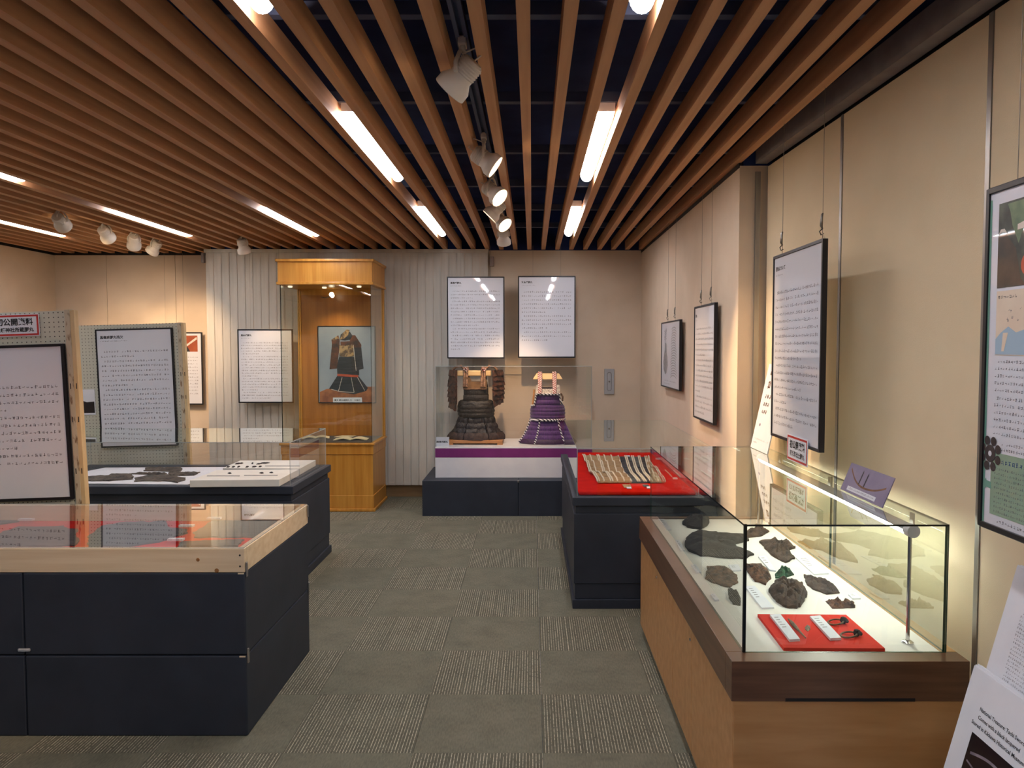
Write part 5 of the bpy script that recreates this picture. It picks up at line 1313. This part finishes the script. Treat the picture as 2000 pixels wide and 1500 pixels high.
# finds in the showcase
ZF = ZS - 0.0038
def q8(pts, z=ZF): return [onz(1200 + 0.3 * a, 850 + 0.3 * b, z) for a, b in pts]
GB = (gx0 + 0.075, gx1 - 0.06, gy0 + 0.09, gy1 - 0.075)
G = 'iron finds in the glass showcase'
finds = [
    ('curved iron plate at the red-cloth end of the showcase', [(440, 580), (470, 535), (540, 520), (600, 535), (610, 590), (560, 615), (480, 605)], 0.045, 'iron_dark', 0.2, 2.5),
    ('broad black iron plate, largest find in the showcase', [(462, 700), (500, 640), (560, 628), (700, 650), (845, 660), (872, 690), (800, 710), (790, 752), (910, 782), (850, 806), (700, 802), (560, 792), (475, 760)], 0.030, 'iron_dark', 0.35, 3),
    ('elongated brown iron piece against the wall-side rim of the showcase', [(848, 650), (880, 622), (960, 606), (1005, 630), (960, 660), (850, 672)], 0.026, 'rust', 0.3, 2.5),
    ('ragged dark iron find with jagged edges next to the long caption cards', [(945, 700), (1000, 690), (1060, 705), (1130, 695), (1175, 738), (1130, 752), (1172, 806), (1112, 832), (1050, 806), (990, 750)], 0.030, 'rust', 0.5, 2.5),
    ('dark shoe-shaped iron find next to the green piece', [(846, 850), (900, 842), (950, 846), (1002, 886), (1022, 936), (982, 974), (920, 958), (872, 900)], 0.022, 'rust_warm', 0.4, 3),
    ('small green corroded piece behind the big rusty lump', [(1046, 912), (1068, 884), (1130, 874), (1170, 910), (1110, 930), (1052, 930)], 0.020, 'verdigris', 0.5, 2),
    ('big rusty mass of fused mail standing tallest in the showcase', [(1004, 1020), (1050, 965), (1130, 955), (1230, 985), (1256, 1040), (1222, 1100), (1192, 1137), (1110, 1124), (1052, 1086)], 0.040, 'rust', 0.30, 2.2),
    ('flat brown leaf-shaped iron find beside the rusty lump', [(1232, 912), (1262, 948), (1350, 942), (1420, 974), (1470, 1032), (1380, 1038), (1292, 1006), (1252, 972)], 0.020, 'rust', 0.35, 3),
    ('rounded brown iron plate by the aisle-side glass', [(602, 860), (720, 856), (800, 916), (802, 962), (742, 998), (642, 964), (592, 936)], 0.016, 'rust_warm', 0.3, 4),
    ('small narrow iron scrap below the rounded brown plate', [(738, 1004), (800, 1026), (822, 1072), (822, 1112), (772, 1102), (746, 1064)], 0.016, 'iron_dark', 0.4, 3),
    ('small notched brown scrap behind the red board', [(1376, 1084), (1450, 1104), (1500, 1102), (1560, 1098), (1566, 1126), (1420, 1131)], 0.018, 'rust_warm', 0.5, 2.5)]
for i, (lab, pts, h, m, r, dm) in enumerate(finds):
    lump('iron_find', lab, clampbox(q8(pts), *GB), ZF, h, m, group=G, seed=100 + i, rough=r, dome=dm, rings=9, edge=0.3)
# thin upright flakes that give the ragged find and the far plate their torn outlines
cards = [('long slim caption card at the red-cloth end of the showcase', [(280, 546), (318, 545), (372, 620), (344, 622)]),
         ('slim caption card beside the broad black plate', [(396, 692), (424, 690), (460, 756), (430, 758)]),
         ('slim caption card above the rounded brown plate', [(500, 852), (532, 850), (564, 898), (536, 902)]),
         ('small caption card between the rounded plate and the glass corner', [(742, 852), (806, 850), (826, 886), (766, 890)]),
         ('long white caption card along the big rusty lump', [(850, 992), (912, 988), (1040, 1130), (960, 1134)]),
         ('long white caption card beneath the ragged find', [(936, 796), (984, 792), (1052, 890), (1010, 884)]),
         ('wide white caption card against the wall-side rim', [(1180, 804), (1262, 792), (1396, 906), (1300, 912)]),
         ('tiny white caption card by the wall-side rim near the notched scrap', [(1522, 1044), (1570, 1032), (1604, 1070), (1550, 1072)]),
         ('tiny caption card by the narrow iron scrap', [(626, 1044), (650, 1040), (682, 1080), (656, 1084)])]
for i, (lab, pts) in enumerate(cards):
    slip('caption_card', lab, clampbox(q8(pts), *GB), ZF, 0.006, group='caption cards in the showcase', lines=5 if i in (4, 6) else 3, seed=i)
rb = q8([(932, 1168), (1508, 1172), (1762, 1392), (1102, 1388)], ZF + 0.008)
slip('red_board', 'red board with two rings and a bronze point in the showcase', rb, ZF, 0.010, 'red_board', 'board')
ZRB = ZF + 0.0103
slip('caption_card', 'white caption card beside the bronze point on the red board', q8([(1012, 1182), (1080, 1178), (1208, 1342), (1140, 1346)], ZRB), ZRB, 0.008, group='caption cards on the red board', lines=5, seed=41)
slip('caption_card', 'white caption card beside the two rings on the red board', q8([(1272, 1192), (1340, 1187), (1477, 1334), (1405, 1338)], ZRB), ZRB, 0.008, group='caption cards on the red board', lines=5, seed=42)
p0, p1 = q8([(1130, 1200), (1246, 1326)], ZRB + 0.004)
pts = [p0.lerp(p1, k / 8) for k in range(9)]
tag(obj('bronze_point', MB().tube([p + Vector((0, 0, 0.003)) for p in pts], [0.0015, 0.005, 0.0065, 0.0062, 0.0055, 0.0035, 0.003, 0.0025, 0.0015], 8), 'bronze', None, smooth=True, loc=tuple(p0)), 'slim pointed bronze object on the red board', 'artefact')
lump('oval_disc', 'small oval bronze disc in the middle of the red board', q8([(1240, 1252), (1256, 1236), (1274, 1246), (1276, 1266), (1260, 1278), (1244, 1268)], ZRB), ZRB, 0.004, 'bronze', cat='artefact', seed=7, rings=4)
for i, (a, b) in enumerate(((1440, 1216), (1525, 1298))):
    c = q8([(a, b)], ZRB + 0.006)[0]
    t = thing('metal_ring', ['dark ornamental ring nearer the long caption cards on the red board', 'dark ornamental ring nearer the showcase end on the red board'][i], 'ring', (c.x, c.y, ZRB), group='two rings on the red board')
    loop = [(0.024 * math.cos(TAU * k / 28), 0.022 * math.sin(TAU * k / 28), 0.006 + 0.004 * math.cos(TAU * k / 28)) for k in range(29)]
    obj('hoop', MB().tube(loop, 0.003, 8, caps=False), 'bronze', t, world=False, smooth=True)
    mb = MB().lathe([(0, -0.012), (0.007, -0.010), (0.011, 0), (0.007, 0.010), (0, 0.013)], Matrix.Translation((0.026, 0.002, 0.011)), 12, closed=False)
    mb.lathe([(0, -0.007), (0.005, -0.005), (0.007, 0), (0.004, 0.006), (0, 0.008)], Matrix.Translation((0.034, -0.008, 0.012)), 10, closed=False)
    mb.lathe([(0, -0.006), (0.005, -0.004), (0.006, 0), (0.004, 0.005), (0, 0.007)], Matrix.Translation((0.036, 0.009, 0.012)), 10, closed=False)
    obj('bezel_ornament', mb, 'iron_dark', t, world=False, smooth=True)

# things standing on the glass top
def leaning(x, y, z, ang):
    """board facing -x (towards the aisle), bottom edge along y, leaning back towards the wall by ang"""
    return Matrix.Translation((x, y, z)) @ Matrix.Rotation(RIGHT, 4, 'Z') @ Matrix.Rotation(-ang, 4, 'X')
def draw_vert(mb, a, h, y):
    rng = random.Random(77)
    for k, (z, s, c) in enumerate(((0.385, 0.06, 1), (0.315, 0.058, 1), (0.268, 0.03, 3), (0.228, 0.028, 3), (0.188, 0.026, 3))):
        for q_ in range(c):
            for r in range(3): glyph(mb, -a + 0.055 + q_ * s * 1.15, z, s, y, rng, 0)
    textblock(mb, -a + 0.02, a - 0.02, 0.06, 2, 0.02, 0.010, y, 5, (1,), mi=1)
    mb.disc(-a + 0.075, 0.13, 0.012, 0.008, y, 2)
note('standing_board', 'white board with brown writing leaning on the wall at the red-cloth end of the showcase', leaning(1.178, 3.955, GZ + 0.001, math.radians(12.0)), 0.29, 0.455, draw_vert, ['ink_brown', 'line_grey', 'photo_violet'], th=0.006)
note('paper_sign', 'red-bordered white paper sign taped to the lower edge of the large wall text panel', place(1.1385, 3.275, 1.086, RIGHT), 0.25, 0.113, red_sign('初公開資料', '根城跡出土胴丸', 0.037, 0.0255), ['sign_red', 'ink_dark'], th=0.003)
def draw_bow(mb, a, h, y):
    n = 22; up = []; lo = []
    for k in range(n + 1):
        u = -1 + 2 * k / n; x = u * a * 0.86; z = 0.036 + 0.052 * abs(u) ** 2.2 * (1.0 if u < 0 else 0.55)
        up.append((x, z + 0.004)); lo.append((x, z - 0.003))
    for k in range(n): mb.flat([lo[k], lo[k + 1], up[k + 1], up[k]], y, 0)
    mb.flat([(-0.055, 0.042), (-0.047, 0.042), (-0.045, 0.088), (-0.049, 0.096), (-0.053, 0.088)], y, 1)
    mb.flat([(-0.012, 0.040), (-0.004, 0.040), (-0.002, 0.084), (-0.006, 0.092), (-0.010, 0.084)], y, 1)
    mb.rect(-a * 0.72, a * 0.62, 0.008, 0.024, y, 2)
    textblock(mb, -a * 0.70, a * 0.60, 0.0215, 1, 0.02, 0.009, y - 0.0003, 8, (), mi=3)
note('photo_card', 'violet photo card of a curved bow lying propped on the glass showcase', leaning(1.165, 2.70, GZ + 0.001, math.radians(22)), 0.345, 0.108, draw_bow, ['photo_bow', 'photo_night', 'plain_paper', 'ink'], cat='photo', th=0.003, sheet='photo_violet')

# ------------------------------------------------------------------ leaflet rack by the wall panels
RA = math.radians(15.0)
RM = leaning(1.036, 1.69, 0.196, RA)
lr = thing('leaflet_rack', 'slanted leaflet rack against the cream wall panels', 'rack', mtx=RM)
obj('back_board', MB().box(-0.262, 0.30, 0.004, 0.016, -0.20, 0.80), 'white_board', lr, world=False, bevel=0.002)
obj('ledge', MB().box(-0.27, 0.30, -0.050, 0.004, 0.138, 0.150), 'white_board', lr, world=False, bevel=0.001)
obj('ledge', MB().box(-0.27, 0.30, -0.018, 0.004, 0.420, 0.430), 'white_board', lr, world=False, bevel=0.001)
for x in (-0.25, 0.27):
    obj('leg', MB().tube([(x, 0.020, 0.70), (x, 0.26, -0.16)], 0.010, 8), 'alu', lr, world=False)
    obj('leg', MB().tube([(x, 0.012, 0.70), (x, 0.012, -0.205)], 0.010, 8), 'alu', lr, world=False)
def leaflet(label, z, draw, mats, off=0.0, n=5, fy=0.0):
    t = thing('leaflet_stack', label, 'leaflet', mtx=RM @ Matrix.Translation((-0.115 + off, 0.002 + fy, z)), group='leaflets in the rack')
    rng = random.Random(int(z * 1000))
    for k in range(n):
        dx = 0.0 if k == n - 1 else rng.uniform(-0.003, 0.003); dz = 0.0 if k == n - 1 else rng.uniform(0.0, 0.006)
        obj('sheet', MB().box(-0.15 + dx, 0.15 + dx, -0.0028 - 0.003 * k, -0.0008 - 0.003 * k, 0, 0.42 + dz), 'plain_paper', t, world=False)
    pm = MB(); draw(pm, -0.0028 - 0.003 * (n - 1) - 0.0005)
    obj('print', pm, mats, t, world=False)['kind'] = 'stuff'
def draw_l1(mb, y):
    font_into(mb, 'Creation', 0.016, -0.088, 0.347, y, 1, bold=0.0002)
    textblock(mb, -0.085, 0.125, 0.32, 30, 0.0095, 0.0068, y, 61, (8, 15, 29))
def draw_l2(mb, y):
    font_into(mb, 'National Treasure: Tachi Sword', 0.0135, -0.082, 0.330, y, 1, bold=0.0002)
    font_into(mb, 'Comes with a black lacquered', 0.0135, -0.080, 0.310, y, 1, bold=0.0002)
    font_into(mb, 'Stored in Kikkawa Historical Museum', 0.0135, -0.098, 0.290, y, 1, bold=0.0002)
    mb.rect(-0.085, 0.135, 0.06, 0.272, y, 2)
    y2 = y - 0.0004
    for (x0, z0_, x1, z1_, bow, w) in ((-0.07, 0.228, 0.13, 0.215, 0.022, 0.007), (-0.075, 0.205, 0.10, 0.08, 0.03, 0.005)):
        up = [(x0 + (x1 - x0) * k / 16, z0_ + (z1_ - z0_) * k / 16 + bow * math.sin(math.pi * k / 16)) for k in range(17)]
        for k in range(16): mb.flat([(up[k][0], up[k][1] - w), (up[k + 1][0], up[k + 1][1] - w), up[k + 1], up[k]], y2, 3)
    mb.flat([(-0.085, 0.06), (0.0, 0.06), (-0.085, 0.175)], y2, 4)
    mb.flat([(-0.085, 0.135), (-0.083, 0.155), (-0.06, 0.10), (-0.075, 0.10)], y2 - 0.0003, 2)
leaflet('white printed leaflets in the upper tier of the rack', 0.431, draw_l1, ['ink', 'ink_dark'], 0.006, n=4)
leaflet('white leaflets with a dark sword photo in the rack', 0.151, draw_l2, ['ink', 'ink_dark', 'photo_night', 'photo_steel', 'photo_violet'], 0.0, n=6, fy=-0.022)
